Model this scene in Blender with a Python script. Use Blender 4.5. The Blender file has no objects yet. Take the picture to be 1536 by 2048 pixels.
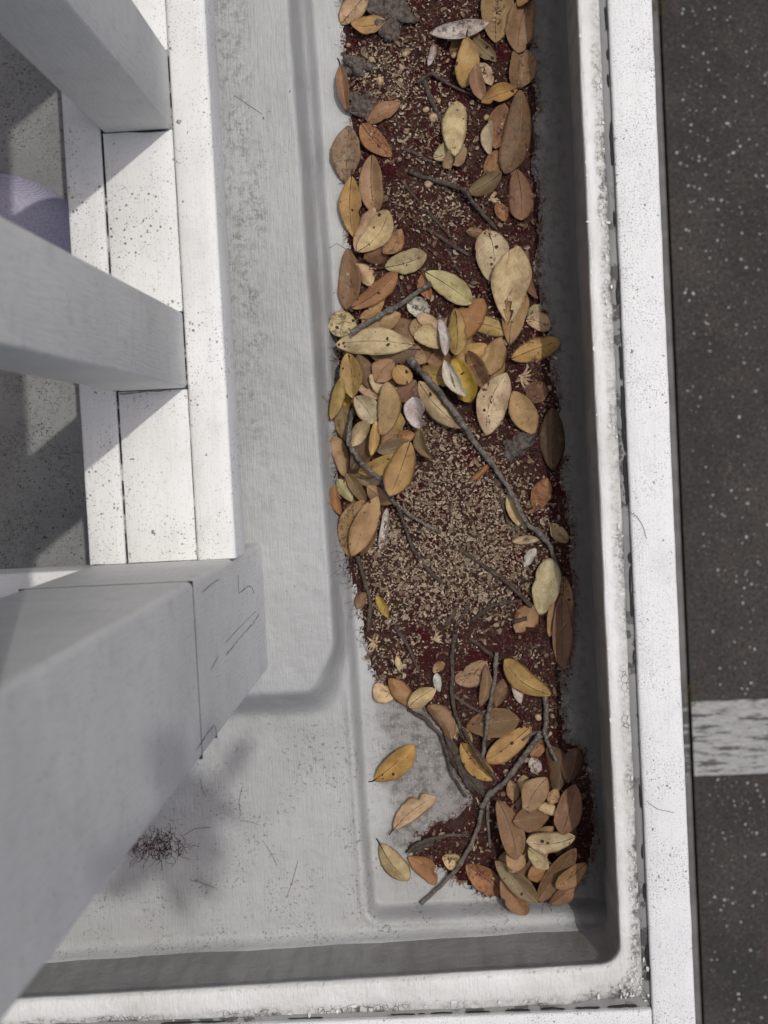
import bpy, math, random
import numpy as np
from mathutils import Matrix, Vector

random.seed(7)
rng = np.random.default_rng(11)
S = bpy.context.scene
COL = S.collection

# ------------------------------------------------------------------ camera, sky, sun
F, NX, NY, ROLL, CZ = 2900.0, 868.0, 893.0, math.radians(2.95), 4.8


def cam_rows():
    d = np.array([(NX - 768) / F, (1024 - NY) / F, -1.0])
    d /= np.linalg.norm(d)
    Z = -d
    X = np.array([math.cos(ROLL), math.sin(ROLL), 0.0])
    X -= Z * (X @ Z)
    X /= np.linalg.norm(X)
    return np.array([X, np.cross(Z, X), Z])


CR = cam_rows()


def P(px, py, D):
    """point of the photograph at vertical distance D below the camera -> world"""
    w = CR @ np.array([(px - 768) / F, (1024 - py) / F, -1.0])
    return w * (D / -w[2]) + np.array([0, 0, CZ])


cd = bpy.data.cameras.new('camera')
cam = bpy.data.objects.new('camera', cd)
COL.objects.link(cam)
M = Matrix.Identity(4)
for i in range(3):
    for j in range(3):
        M[i][j] = CR[i][j]
M[2][3] = CZ
cam.matrix_world = M
cd.sensor_fit = 'HORIZONTAL'
cd.sensor_width = 36.0
cd.lens = 36.0 * F / 1536
cd.clip_start, cd.clip_end = 0.02, 500
cd.dof.use_dof = True
cd.dof.focus_distance = 1.69
cd.dof.aperture_fstop = 12.0
S.camera = cam

SUN = Vector((0.248, 0.185, 0.95)).normalized()
w = bpy.data.worlds.new('World')
S.world = w
w.use_nodes = True
nt = w.node_tree
sky = nt.nodes.new('ShaderNodeTexSky')
sky.sky_type = 'NISHITA'
sky.sun_disc = False
sky.sun_elevation = math.asin(SUN.z)
sky.sun_rotation = math.atan2(SUN.x, SUN.y)
sky.air_density, sky.dust_density, sky.ozone_density = 0.75, 4.0, 0.6
bg = nt.nodes['Background']
bg.inputs['Strength'].default_value = 0.15
nt.links.new(sky.outputs[0], bg.inputs[0])
sd = bpy.data.lights.new('sun', 'SUN')
sd.energy = 2.0
sd.angle = math.radians(0.55)
sd.color = (1.0, 0.972, 0.90)
so = bpy.data.objects.new('sun', sd)
so.rotation_euler = SUN.to_track_quat('Z', 'Y').to_euler()
so.location = (1, 1, 8)
COL.objects.link(so)
S.view_settings.view_transform = 'Standard'
S.view_settings.look = 'None'
S.view_settings.gamma = 1.0
S.view_settings.use_curve_mapping = False
S.view_settings.exposure = -0.33

# ------------------------------------------------------------------ helpers


def tag(o, label=None, cat=None, group=None, kind=None):
    for k, v in (('label', label), ('category', cat), ('group', group), ('kind', kind)):
        if v:
            o[k] = v
    return o


def link(name, me, mat=None, parent=None):
    o = bpy.data.objects.new(name, me)
    COL.objects.link(o)
    if mat is not None:
        me.materials.append(mat)
    if parent is not None:
        o.parent = parent
    return o


def empty(name, loc=(0, 0, 0)):
    o = bpy.data.objects.new(name, None)
    o.location = loc
    o.empty_display_size = 0.05
    COL.objects.link(o)
    return o


def mesh(name, V, Fc, smooth=True, attrs=None):
    me = bpy.data.meshes.new(name)
    V = np.asarray(V, dtype=np.float32)
    if isinstance(Fc, np.ndarray):
        n, k = Fc.shape
        me.vertices.add(len(V))
        me.vertices.foreach_set('co', V.ravel())
        me.loops.add(n * k)
        me.loops.foreach_set('vertex_index', Fc.astype(np.int32).ravel())
        me.polygons.add(n)
        me.polygons.foreach_set('loop_start', np.arange(0, n * k, k, dtype=np.int32))
        me.update(calc_edges=True)
    else:
        me.from_pydata(V.tolist(), [], [list(f) for f in Fc])
        me.update()
    me.polygons.foreach_set('use_smooth', np.full(len(me.polygons), smooth))
    for k, a in (attrs or {}).items():
        at = me.attributes.new(k, 'FLOAT', 'POINT')
        at.data.foreach_set('value', np.asarray(a, dtype=np.float32))
    return me


def grid_faces(nu, nv):
    i = np.arange(nu - 1)[:, None] * nv + np.arange(nv - 1)[None, :]
    i = i.ravel()
    return np.stack([i, i + nv, i + nv + 1, i + 1], 1)


def vnoise(x, y, seed=0):
    """smooth value noise in -1..1 for arrays"""
    x, y = np.asarray(x, float), np.asarray(y, float)
    xi, yi = np.floor(x).astype(np.int64), np.floor(y).astype(np.int64)
    fx, fy = x - xi, y - yi
    fx, fy = fx * fx * (3 - 2 * fx), fy * fy * (3 - 2 * fy)

    def h(a, b):
        n = (a * 374761393 + b * 668265263 + seed * 974711) & 0x7fffffff
        n = ((n ^ (n >> 13)) * 1274126177) & 0x7fffffff
        return ((n ^ (n >> 16)) & 0xffff) / 32767.5 - 1
    return (h(xi, yi) * (1 - fx) + h(xi + 1, yi) * fx) * (1 - fy) + (h(xi, yi + 1) * (1 - fx) + h(xi + 1, yi + 1) * fx) * fy


def fbm(x, y, seed=0, n=4):
    r, a = 0, 1.0
    for k in range(n):
        r = r + a * vnoise(x * 2 ** k, y * 2 ** k, seed + k * 17)
        a *= 0.5
    return r / 1.9


def box_mesh(name, x0, x1, y0, y1, z0, z1, bev=0.002, seg=2):
    import bmesh
    bm = bmesh.new()
    bmesh.ops.create_cube(bm, size=1)
    for v in bm.verts:
        v.co = ((x0 + x1) / 2 + v.co.x * (x1 - x0), (y0 + y1) / 2 + v.co.y * (y1 - y0), (z0 + z1) / 2 + v.co.z * (z1 - z0))
    if bev:
        bmesh.ops.bevel(bm, geom=list(bm.edges), offset=bev, segments=seg, profile=0.5, affect='EDGES')
    me = bpy.data.meshes.new(name)
    bm.to_mesh(me)
    bm.free()
    if bev:
        me.polygons.foreach_set('use_smooth', np.full(len(me.polygons), True))
        try:
            me.set_sharp_from_angle(angle=math.radians(50))
        except Exception:
            pass
    return me


def post_mesh(name, x0, x1, y0, y1, z0, z1, b, rows=2):
    """a square post, only its upright edges rounded"""
    ring = []
    for cx, cy, a0 in ((x1 - b, y1 - b, 0), (x0 + b, y1 - b, 90), (x0 + b, y0 + b, 180), (x1 - b, y0 + b, 270)):
        for k in range(5):
            a = math.radians(a0 + 22.5 * k)
            ring.append((cx + b * math.cos(a), cy + b * math.sin(a)))
    n = len(ring)
    V = [(x, y, z0 + (z1 - z0) * r / (rows - 1)) for r in range(rows) for x, y in ring]
    fc = [(r * n + j, r * n + (j + 1) % n, (r + 1) * n + (j + 1) % n, (r + 1) * n + j) for r in range(rows - 1) for j in range(n)]
    fc += [tuple(range(n))[::-1], tuple((rows - 1) * n + j for j in range(n))]
    me = mesh(name, V, fc)
    me.set_sharp_from_angle(angle=math.radians(50))
    return me


def tube_arrays(pts, rad, k=7):
    pts = np.asarray(pts, float)
    n = len(pts)
    t = np.gradient(pts, axis=0)
    t /= np.linalg.norm(t, axis=1)[:, None] + 1e-9
    up = np.array([0.13, 0.21, 0.97])
    s = np.cross(t, up)
    s /= np.linalg.norm(s, axis=1)[:, None] + 1e-9
    b = np.cross(s, t)
    a = np.linspace(0, 2 * math.pi, k, endpoint=False)
    rad = np.broadcast_to(np.asarray(rad, float), (n,))
    V = pts[:, None] + rad[:, None, None] * (np.cos(a)[None, :, None] * s[:, None] + np.sin(a)[None, :, None] * b[:, None])
    Fc = []
    for i in range(n - 1):
        for j in range(k):
            Fc.append((i * k + j, i * k + (j + 1) % k, (i + 1) * k + (j + 1) % k, (i + 1) * k + j))
    V = V.reshape(-1, 3)
    V = np.vstack([V, pts[:1], pts[-1:]])
    c0, c1 = n * k, n * k + 1
    for j in range(k):
        Fc.append((c0, (j + 1) % k, j))
        Fc.append((c1, (n - 1) * k + j, (n - 1) * k + (j + 1) % k))
    return V, Fc


def resample(pts, step):
    pts = np.asarray(pts, float)
    d = np.r_[0, np.cumsum(np.linalg.norm(np.diff(pts, axis=0), axis=1))]
    n = max(3, int(d[-1] / step) + 1)
    s = np.linspace(0, d[-1], n)
    return np.stack([np.interp(s, d, pts[:, i]) for i in range(pts.shape[1])], 1)

# ------------------------------------------------------------------ node helper


class G:
    def __init__(self, name):
        self.m = bpy.data.materials.new(name)
        self.m.use_nodes = True
        self.t = self.m.node_tree
        self.b = self.t.nodes['Principled BSDF']

    def n(self, typ, **kw):
        nd = self.t.nodes.new(typ)
        for k, v in kw.items():
            setattr(nd, k, v)
        return nd

    def s(self, sock, v):
        if hasattr(v, 'is_linked') or isinstance(v, bpy.types.NodeSocket):
            self.t.links.new(v, sock)
        elif isinstance(v, (tuple, list)) and len(v) == 3 and sock.type == 'RGBA':
            sock.default_value = (*v, 1)
        else:
            sock.default_value = v

    def math(self, op, a, b=0.0, c=0.0, clamp=False):
        nd = self.n('ShaderNodeMath', operation=op, use_clamp=clamp)
        for i, v in enumerate((a, b, c)):
            self.s(nd.inputs[i], v)
        return nd.outputs[0]

    def mix(self, f, a, b, mode='MIX'):
        nd = self.n('ShaderNodeMix', data_type='RGBA', blend_type=mode)
        self.s(nd.inputs[0], f)
        self.s(nd.inputs[6], a)
        self.s(nd.inputs[7], b)
        return nd.outputs[2]

    def pos(self, scale=(1, 1, 1), src='world'):
        if src == 'world':
            o = self.n('ShaderNodeNewGeometry').outputs['Position']
        else:
            o = self.n('ShaderNodeTexCoord').outputs['Object']
        if scale == (1, 1, 1):
            return o
        mp = self.n('ShaderNodeMapping')
        mp.inputs['Scale'].default_value = scale
        self.s(mp.inputs[0], o)
        return mp.outputs[0]

    def noise(self, vec, scale, detail=4, rough=0.55, dist=0.0):
        nd = self.n('ShaderNodeTexNoise')
        self.s(nd.inputs['Vector'], vec)
        nd.inputs['Scale'].default_value = scale
        nd.inputs['Detail'].default_value = detail
        nd.inputs['Roughness'].default_value = rough
        nd.inputs['Distortion'].default_value = dist
        return nd.outputs['Fac']

    def vor(self, vec, scale, feature='F1'):
        nd = self.n('ShaderNodeTexVoronoi', feature=feature)
        self.s(nd.inputs['Vector'], vec)
        nd.inputs['Scale'].default_value = scale
        return nd

    def ramp(self, v, a, b, lo=0.0, hi=1.0):
        nd = self.n('ShaderNodeMapRange', interpolation_type='SMOOTHSTEP')
        self.s(nd.inputs[0], v)
        for i, q in enumerate((a, b, lo, hi)):
            nd.inputs[i + 1].default_value = q
        return nd.outputs[0]

    def specks(self, vec, scale, keep, size, ragged=0.35):
        """ragged round specks: voronoi cells, only a share KEEP of them, radius SIZE (cell units)"""
        nv = self.n('ShaderNodeTexNoise')
        self.s(nv.inputs['Vector'], vec)
        nv.inputs['Scale'].default_value = scale * 3
        nv.inputs['Detail'].default_value = 3
        off = self.n('ShaderNodeVectorMath', operation='MULTIPLY_ADD')
        self.s(off.inputs[0], nv.outputs['Color'])
        off.inputs[1].default_value = (ragged / scale,) * 3
        self.s(off.inputs[2], vec)
        v = self.vor(off.outputs[0], scale)
        r = self.n('ShaderNodeSeparateColor')
        self.s(r.inputs[0], v.outputs['Color'])
        rad = self.math('MULTIPLY', self.math('SUBTRACT', r.outputs[0], 1 - keep, clamp=True), size / keep)
        return self.ramp(self.math('SUBTRACT', rad, v.outputs['Distance']), -0.02, 0.05)

    def bump(self, h, strength, dist, prev=None):
        nd = self.n('ShaderNodeBump')
        nd.inputs['Strength'].default_value = strength
        nd.inputs['Distance'].default_value = dist
        self.s(nd.inputs['Height'], h)
        if prev is not None:
            self.s(nd.inputs['Normal'], prev)
        return nd.outputs[0]

    def done(self, col, rough=0.6, normal=None, spec=0.4):
        self.s(self.b.inputs['Base Color'], col)
        self.s(self.b.inputs['Roughness'], rough)
        self.b.inputs['Specular IOR Level'].default_value = spec
        if normal is not None:
            self.s(self.b.inputs['Normal'], normal)
        return self.m


def paint(name, base, dirty, grain='y', speck=0.3, specksize=0.45, pepper=0.68, bump=0.25, rough=0.5, stain=None, lump=0.0, spcol=(0.045, 0.045, 0.042), film=0.5):
    g = G(name)
    p = g.pos()
    st = {'x': (1, 14, 14), 'y': (14, 1, 14), 'z': (14, 14, 1), 'n': (6, 6, 6)}[grain]
    brush = g.noise(g.pos(st), 32, 5, 0.6)
    big = g.noise(p, 7, 4)
    mid = g.noise(p, 38, 5, 0.6)
    c = g.mix(g.ramp(big, 0.35, 0.7), base, dirty)
    c = g.mix(g.math('MULTIPLY', g.ramp(mid, 0.5, 0.75), film * 0.5), c, tuple(q * 0.72 for q in dirty))
    c = g.mix(g.math('MULTIPLY', g.ramp(brush, 0.52, 0.75), 0.16 * film * 2), c, tuple(q * 0.55 for q in dirty))
    clump = g.ramp(g.noise(p, 16, 3), 0.4, 0.62)
    if pepper:
        f = g.ramp(g.noise(p, 620, 2, 0.6), pepper, pepper + 0.05)
        c = g.mix(g.math('MULTIPLY', f, g.math('MULTIPLY_ADD', clump, 0.4, 0.25)), c, (0.10, 0.10, 0.095))
    if speck:
        s1 = g.specks(p, 300, speck * 0.7, specksize, 0.8)
        c = g.mix(g.math('MULTIPLY', s1, g.math('MULTIPLY_ADD', clump, 0.7, 0.1)), c, spcol)
        s0 = g.specks(p, 560, min(speck * 1.6, .7), specksize, 0.7)
        c = g.mix(g.math('MULTIPLY', s0, g.math('MULTIPLY_ADD', clump, 0.35, 0.2)), c, spcol)
        s2 = g.specks(p, 120, speck * 0.22, specksize * 0.62, 0.9)
        c = g.mix(g.math('MULTIPLY', s2, 0.8), c, spcol)
    if stain:
        c = stain(g, p, c)
    nrm = g.bump(brush, bump, 0.0022)
    nrm = g.bump(g.noise(p, 420, 3), bump * 0.6, 0.0006, nrm)
    if lump:
        nrm = g.bump(g.noise(p, 55, 3), lump, 0.006, nrm)
    return g.done(c, rough, nrm, 0.35)

# ------------------------------------------------------------------ levels
ZR = CZ - 1.45      # top of the balustrade's bottom rail
ZN = CZ - 1.693      # top of the raised nib
DF = 1.748
ZF = CZ - DF      # floor beside it
ZC = CZ - 1.778     # bottom of the gutter channel
ZP = CZ - 1.60      # top of the parapet
LIPX = 0.179        # inner lip of the parapet along the street
CAPI, CAPO = 0.2107, 0.2592


def lipY(x):
    return -0.5872 + (np.asarray(x) - 0.179) * 0.0215


def line_x(a, b, D):
    p, q = P(*a, D), P(*b, D)
    k = (q[0] - p[0]) / (q[1] - p[1])
    return lambda y: p[0] + (np.asarray(y) - p[1]) * k


chan_x = line_x((607, 0), (733, 1830), DF + .01)
chan_y = P(900, 1832, DF + .01)[1]
nib_x = line_x((604, 0), (699, 1380), DF)
nib_y = P(600, 1432, DF)[1]


def sst(t):
    t = np.clip(t, 0, 1)
    return t * t * (3 - 2 * t)


def GZ(x, y):
    """height of the gutter floor: floor, raised nib, channel and the coves against the parapet"""
    x, y = np.asarray(x, float), np.asarray(y, float)
    z = np.full(np.broadcast(x, y).shape, ZF)
    wob = 0.0016 * fbm(y * 9, x * 4, 3)
    # channel
    dc = np.minimum(x - chan_x(y) + wob, y - chan_y + wob)
    r = 0.02
    dx, dy = x - chan_x(y) - r, y - chan_y - r
    dc = np.where((dx < 0) & (dy < 0), r - np.hypot(dx, dy), np.minimum(dx, dy) + r)
    z = z - (ZF - ZC) * sst((dc + wob) / 0.011)
    z = z + 0.0022 * np.exp(-((dc + 0.004) / 0.0035) ** 2)
    # nib: rounded rectangle
    r = 0.05
    ex, ey = nib_x(y) - x - r, y - nib_y - r
    dn = np.where((ex < 0) & (ey < 0), r - np.hypot(ex, ey), np.minimum(ex, ey) + r)
    dn = np.minimum(dn, x + 0.345)
    wd = 0.0135 + 0.034 * sst((nib_y + 0.10 - y) / 0.08)
    z = z + (ZN - ZF) * sst((dn + wob * 1.2) / wd)
    # coves
    for d, r in ((LIPX + 0.004 - x, 0.030), (y - (lipY(x) - 0.004), 0.018)):
        q = np.clip(r - d, 0, r * 0.995)
        z = z + (r - np.sqrt(r * r - q * q))
    z = z + 0.0012 * fbm(x * 22, y * 10, 5) + 0.0005 * fbm(x * 90, y * 60, 8)
    return z


# ------------------------------------------------------------------ materials of the setting


def floor_stain_shade(g, p, c):
    sx = g.n('ShaderNodeSeparateXYZ')
    g.s(sx.inputs[0], p)
    X, Y, Z = sx.outputs
    wig = g.noise(p, 14, 5, 0.65)
    wig2 = g.noise(p, 60, 5, 0.7)
    # mould band on the nib beside the railing
    band = g.ramp(g.math('ADD', X, g.math('MULTIPLY', g.math('SUBTRACT', wig, 0.5), 0.09)), -0.205, -0.168, 1, 0)
    band = g.math('MULTIPLY', band, g.ramp(Y, -0.12, 0.12))
    band = g.math('MULTIPLY', band, g.ramp(wig2, 0.36, 0.66))
    c = g.mix(g.math('MULTIPLY', g.math('MULTIPLY', band, g.ramp(g.noise(p, 150, 5, 0.75), 0.40, 0.58)), 0.62), c, (0.09, 0.088, 0.08))
    # damp dirt on the bottom of the channel
    low = g.ramp(Z, ZC + 0.003, ZC + 0.020, 1, 0)
    inx = g.ramp(g.math('ADD', X, g.math('MULTIPLY', g.math('SUBTRACT', wig, 0.5), 0.06)), -0.094, -0.062)
    dirt = g.math('MULTIPLY', low, inx)
    endy = g.ramp(g.math('ADD', Y, g.math('MULTIPLY', g.math('SUBTRACT', wig, 0.5), 0.10)), -0.53, -0.46)
    dirt = g.math('MULTIPLY', dirt, endy)
    c = g.mix(g.math('MULTIPLY', dirt, 0.62), c, (0.16, 0.145, 0.13))
    spots = g.math('MULTIPLY', dirt, g.ramp(g.noise(p, 75, 6, 0.75), 0.45, 0.62))
    c = g.mix(g.math('MULTIPLY', spots, 0.72), c, (0.085, 0.072, 0.06))
    pale = g.math('MULTIPLY', dirt, g.ramp(g.noise(p, 230, 4, 0.7), 0.57, 0.66))
    c = g.mix(g.math('MULTIPLY', pale, 0.6), c, (0.42, 0.41, 0.38))
    # grime along the parapet, with the parapet's shadow painted into the colour
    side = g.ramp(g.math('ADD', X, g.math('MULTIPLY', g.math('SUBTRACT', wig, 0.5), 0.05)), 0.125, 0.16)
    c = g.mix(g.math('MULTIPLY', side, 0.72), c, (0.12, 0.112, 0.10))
    # mould freckles on the flat floor
    fl = g.ramp(Y, -0.30, -0.34)
    fl = g.math('MULTIPLY', fl, g.ramp(Z, ZF + 0.02, ZF + 0.006))
    fr = g.math('MULTIPLY', g.ramp(g.noise(p, 210, 5, 0.75), 0.54, 0.63), g.ramp(g.noise(p, 24, 3), 0.42, 0.6))
    c = g.mix(g.math('MULTIPLY', g.math('MULTIPLY', fl, fr), 0.72), c, (0.10, 0.10, 0.09))
    return c


def deck_stain(g, p, c):
    f = g.math('MULTIPLY', g.ramp(g.noise(p, 260, 5, 0.75), 0.5, 0.62), g.ramp(g.noise(p, 18, 3), 0.3, 0.6))
    c = g.mix(g.math('MULTIPLY', f, 0.55), c, (0.10, 0.098, 0.09))
    return g.mix(g.math('MULTIPLY', g.math('MULTIPLY', g.specks(p, 330, 0.5, 0.5, 1.0), g.ramp(g.noise(p, 22, 3), 0.42, 0.58)), 0.8), c, (0.05, 0.05, 0.045))


def wall_stain(g, p, c):
    f = g.ramp(g.noise(g.pos((3, 3, 0.5)), 20, 5), 0.4, 0.7)
    c = g.mix(g.math('MULTIPLY', f, 0.4), c, (0.16, 0.15, 0.14))
    return c


def bead_stain(g, p, c):
    sx = g.n('ShaderNodeSeparateXYZ')
    g.s(sx.inputs[0], p)
    ax = g.n('ShaderNodeAttribute', attribute_name='across').outputs['Fac']
    big = g.ramp(g.noise(g.pos((3, 1, 1)), 5, 3), 0.42, 0.62)
    fine = g.ramp(g.noise(p, 170, 6, 0.8), 0.46, 0.60)
    near = g.ramp(g.math('ADD', ax, g.math('MULTIPLY', g.math('SUBTRACT', g.noise(p, 30, 3), 0.5), 0.3)), 0.26, 0.56)
    m = g.math('MULTIPLY', g.math('MULTIPLY', near, fine), g.math('MULTIPLY_ADD', big, 0.75, 0.25))
    c = g.mix(g.math('MULTIPLY', near, 0.40), c, (0.40, 0.39, 0.35))
    deep = g.math('MULTIPLY', g.ramp(ax, 0.52, 0.74), g.math('MULTIPLY', big, g.ramp(g.noise(p, 60, 5, 0.7), 0.4, 0.55)))
    c = g.mix(g.math('MULTIPLY', deep, 0.8), c, (0.06, 0.058, 0.05))
    c = g.mix(g.math('MULTIPLY', m, 0.9), c, (0.07, 0.068, 0.058))
    # crackle
    cr = g.vor(g.pos((1, 0.8, 1)), 170, 'DISTANCE_TO_EDGE').outputs['Distance']
    ck = g.math('MULTIPLY', g.ramp(cr, 0.03, 0.07, 1, 0), g.math('MULTIPLY', near, g.ramp(g.noise(p, 9, 2), 0.52, 0.6)))
    c = g.mix(g.math('MULTIPLY', ck, 0.85), c, (0.04, 0.04, 0.035))
    return c


def groove_stain(g, p, c):
    f = g.ramp(g.noise(p, 42, 5, 0.65), 0.50, 0.55)
    f2 = g.math('MULTIPLY', g.ramp(g.noise(p, 6, 2), 0.44, 0.56), 0.75)
    return g.mix(g.math('MULTIPLY', f, f2), c, (0.02, 0.02, 0.02))


M_rail = paint('white_rail_paint', (0.80, 0.80, 0.785), (0.72, 0.72, 0.70), 'y', 0.42, 0.42, 0.69, 0.22)
M_rail_x = paint('white_rail_paint_across', (0.80, 0.80, 0.785), (0.72, 0.72, 0.70), 'x', 0.3, 0.4, 0.69, 0.22)
M_post = paint('white_post_paint', (0.76, 0.755, 0.73), (0.66, 0.66, 0.645), 'z', 0.14, 0.3, 0.71, 0.6, film=0.8)
M_bal = paint('white_baluster_paint', (0.765, 0.76, 0.735), (0.68, 0.68, 0.66), 'z', 0.16, 0.3, 0.70, 0.6, film=0.8)
M_cap = paint('white_cap_paint', (0.77, 0.775, 0.775), (0.70, 0.705, 0.71), 'y', 0.24, 0.42, 0.59, 0.35)
M_capx = paint('white_cap_paint_across', (0.77, 0.775, 0.775), (0.70, 0.705, 0.71), 'x', 0.24, 0.42, 0.59, 0.35)
M_bead = paint('thick_white_bead_paint', (0.73, 0.73, 0.715), (0.60, 0.597, 0.57), 'y', 0.0, 0.3, 0.70, 0.5, 0.4, bead_stain, 0.35)
M_groove = paint('grey_groove_paint', (0.25, 0.255, 0.255), (0.19, 0.19, 0.185), 'y', 0, 0, 0, 0.3, 0.6, groove_stain)
M_floor = paint('grey_gutter_paint', (0.415, 0.425, 0.428), (0.355, 0.362, 0.362), 'y', 0.16, 0.3, 0.72, 0.45, 0.42, floor_stain_shade, 0.30, (0.07, 0.07, 0.065), 0.45)
M_deck = paint('grey_deck_paint', (0.285, 0.29, 0.285), (0.22, 0.22, 0.215), 'x', 0.34, 0.5, 0.62, 0.3, 0.55, deck_stain, 0.2, (0.05, 0.05, 0.045))
M_wall = paint('grey_wall_paint', (0.38, 0.372, 0.36), (0.28, 0.273, 0.265), 'y', 0.04, 0.3, 0, 0.9, 0.45, wall_stain, 0.6)
M_outer = paint('pale_wall_paint', (0.6, 0.6, 0.59), (0.5, 0.5, 0.49), 'z', 0.05, 0.3, 0, 0.3)
M_crack = paint('black_mould_joint', (0.03, 0.03, 0.03), (0.02, 0.02, 0.02), 'n', 0, 0, 0, 0.3, 0.9)
def joint_stain(g, p, c):
    f = g.ramp(g.noise(p, 38, 4, 0.7), 0.40, 0.50)
    return g.mix(f, c, (0.025, 0.025, 0.024))
M_hairline = paint('grey_hairline_crack', (0.10, 0.10, 0.10), (0.05, 0.05, 0.05), 'n', 0, 0, 0, 0.3, 0.9)
M_joint = paint('mould_in_joint', (0.5, 0.5, 0.49), (0.42, 0.42, 0.41), 'y', 0, 0, 0, 0.3, 0.8, joint_stain)


def mat_asphalt():
    g = G('weathered_asphalt')
    p = g.pos()
    c = g.mix(g.ramp(g.noise(p, 2.6, 5, 0.6), 0.35, 0.7), (0.050, 0.047, 0.044), (0.082, 0.072, 0.064))
    c = g.mix(g.ramp(g.noise(p, 9, 5, 0.6), 0.5, 0.72), c, (0.080, 0.066, 0.057))
    c = g.mix(g.ramp(g.noise(p, 95, 5, 0.75), 0.44, 0.66), c, (0.022, 0.021, 0.02))
    c = g.mix(g.math('MULTIPLY', g.ramp(g.noise(p, 70, 4, 0.75), 0.56, 0.70), 0.5), c, (0.14, 0.13, 0.12))
    c = g.mix(g.math('MULTIPLY', g.specks(p, 120, 0.35, 0.5), 0.5), c, (0.15, 0.14, 0.13))
    nrm = g.bump(g.noise(p, 160, 4, 0.7), 0.9, 0.008)
    return g.done(c, 0.85, nrm, 0.25)


def mat_line(worn):
    g = G('worn_white_line_paint')
    p = g.pos()
    holes = g.noise(g.pos((9, 48, 1)), 1.0, 7, 0.72)
    fine = g.noise(g.pos((30, 130, 1)), 1.0, 4, 0.7)
    c = g.mix(g.ramp(fine, 0.35, 0.7), (0.37, 0.37, 0.355), (0.24, 0.24, 0.23))
    k = g.ramp(g.math('ADD', holes, g.math('MULTIPLY', fine, 0.25)), worn, worn + 0.07)
    c = g.mix(g.math('MULTIPLY', k, 0.9), c, (0.05, 0.047, 0.043))
    nrm = g.bump(fine, 0.5, 0.004)
    return g.done(c, 0.75, nrm, 0.3)


def mat_plain(name, a, b, sc=60, rough=0.7, bump=0.4, bd=0.002, src='world'):
    g = G(name)
    p = g.pos(src=src)
    n = g.noise(p, sc, 5, 0.65)
    return g.done(g.mix(g.ramp(n, 0.35, 0.68), a, b), rough, g.bump(n, bump, bd), 0.3)


M_asph = mat_asphalt()
M_line = mat_line(0.635)
M_line2 = mat_line(0.54)
M_strip = mat_plain('grey_kerb_concrete', (0.15, 0.143, 0.14), (0.10, 0.094, 0.09), 12)
M_soil = mat_plain('black_gap_soil', (0.012, 0.011, 0.01), (0.02, 0.018, 0.015), 60, 0.95)
M_chip = mat_plain('pale_stone_chip', (0.62, 0.61, 0.59), (0.30, 0.29, 0.28), 3.1, 0.5, 0.1)

# ------------------------------------------------------------------ street far below


def sheet(name, x0, x1, y0, y1, z, mat, kind='structure', th=0.0):
    if th:
        me = box_mesh(name, x0, x1, y0, y1, z - th, z, 0)
    else:
        me = mesh(name, [(x0, y0, z), (x1, y0, z), (x1, y1, z), (x0, y1, z)], [(0, 1, 2, 3)], False)
    o = link(name, me, mat)
    o['kind'] = kind
    return o


CK0, CK1 = 0.7965, 0.8065
sheet('ground', -60, 60, -60, 60, -0.05, M_soil)
sheet('pavement_strip', 0.25, CK0, -60, 60, 0.0, M_strip, th=0.04)
sheet('road', CK1, 60, -60, 60, 0.0, M_asph, th=0.04)
ly0, ly1 = P(1460, 1549, 4.8)[1], P(1460, 1400, 4.8)[1]
sheet('road_line', CK1 + 0.001, 6, ly0, ly1, 0.004, M_line)
sheet('pavement_line', 0.42, CK0 - 0.001, ly0, ly1, 0.004, M_line2)


def stone_chips():
    ico = [(0, 0, 1)] + [(math.cos(a) * .9, math.sin(a) * .9, .45) for a in np.arange(5) * 1.2566] + [(math.cos(a) * .9, math.sin(a) * .9, -.45) for a in np.arange(5) * 1.2566 + .628]
    ico = np.array(ico)
    fc = []
    for k in range(5):
        a, b, c, d = 1 + k, 1 + (k + 1) % 5, 6 + k, 6 + (k + 1) % 5
        fc += [(0, a, b), (a, c, b), (b, c, d)]
    fc = np.array(fc)
    n = 9500
    V, Fc = [], []
    xs = CK1 + 0.03 + rng.random(n) * 2.4
    ys = rng.uniform(-2.7, 2.4, n)
    k = 0
    for x, y in zip(xs, ys):
        if ly0 - .01 < y < ly1 + .01:
            continue
        if vnoise(x * 3, y * 3, 5) < -0.35 and rng.random() < .6:
            continue
        r = 0.0012 + 0.0034 * rng.random() ** 2.6
        ry = r * rng.uniform(.8, 1.5)
        a = rng.random() * 6.28
        q = ico * np.array([r, ry, r * .6])
        q = np.stack([q[:, 0] * math.cos(a) - q[:, 1] * math.sin(a), q[:, 0] * math.sin(a) + q[:, 1] * math.cos(a), q[:, 2]], 1)
        V.append(q + np.array([x, y, r * .12]))
        Fc.append(fc + k * 11)
        k += 1
    o = link('stone_chips', mesh('stone_chips', np.vstack(V), np.vstack(Fc)), M_chip)
    tag(o, 'scattered pale stone chips set in the dark road surface', 'stone chips', kind='stuff')


stone_chips()

# ------------------------------------------------------------------ gutter floor, deck


YT0 = 2.2


def heightfield(name, xs, ys, mat, skirt=0.06):
    X, Y = np.meshgrid(xs, ys, indexing='ij')
    Z = GZ(X, Y)
    me = mesh(name, np.stack([X, Y, Z], -1).reshape(-1, 3), grid_faces(len(xs), len(ys)))
    o = link(name, me, mat)
    o['kind'] = 'structure'
    return o


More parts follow.
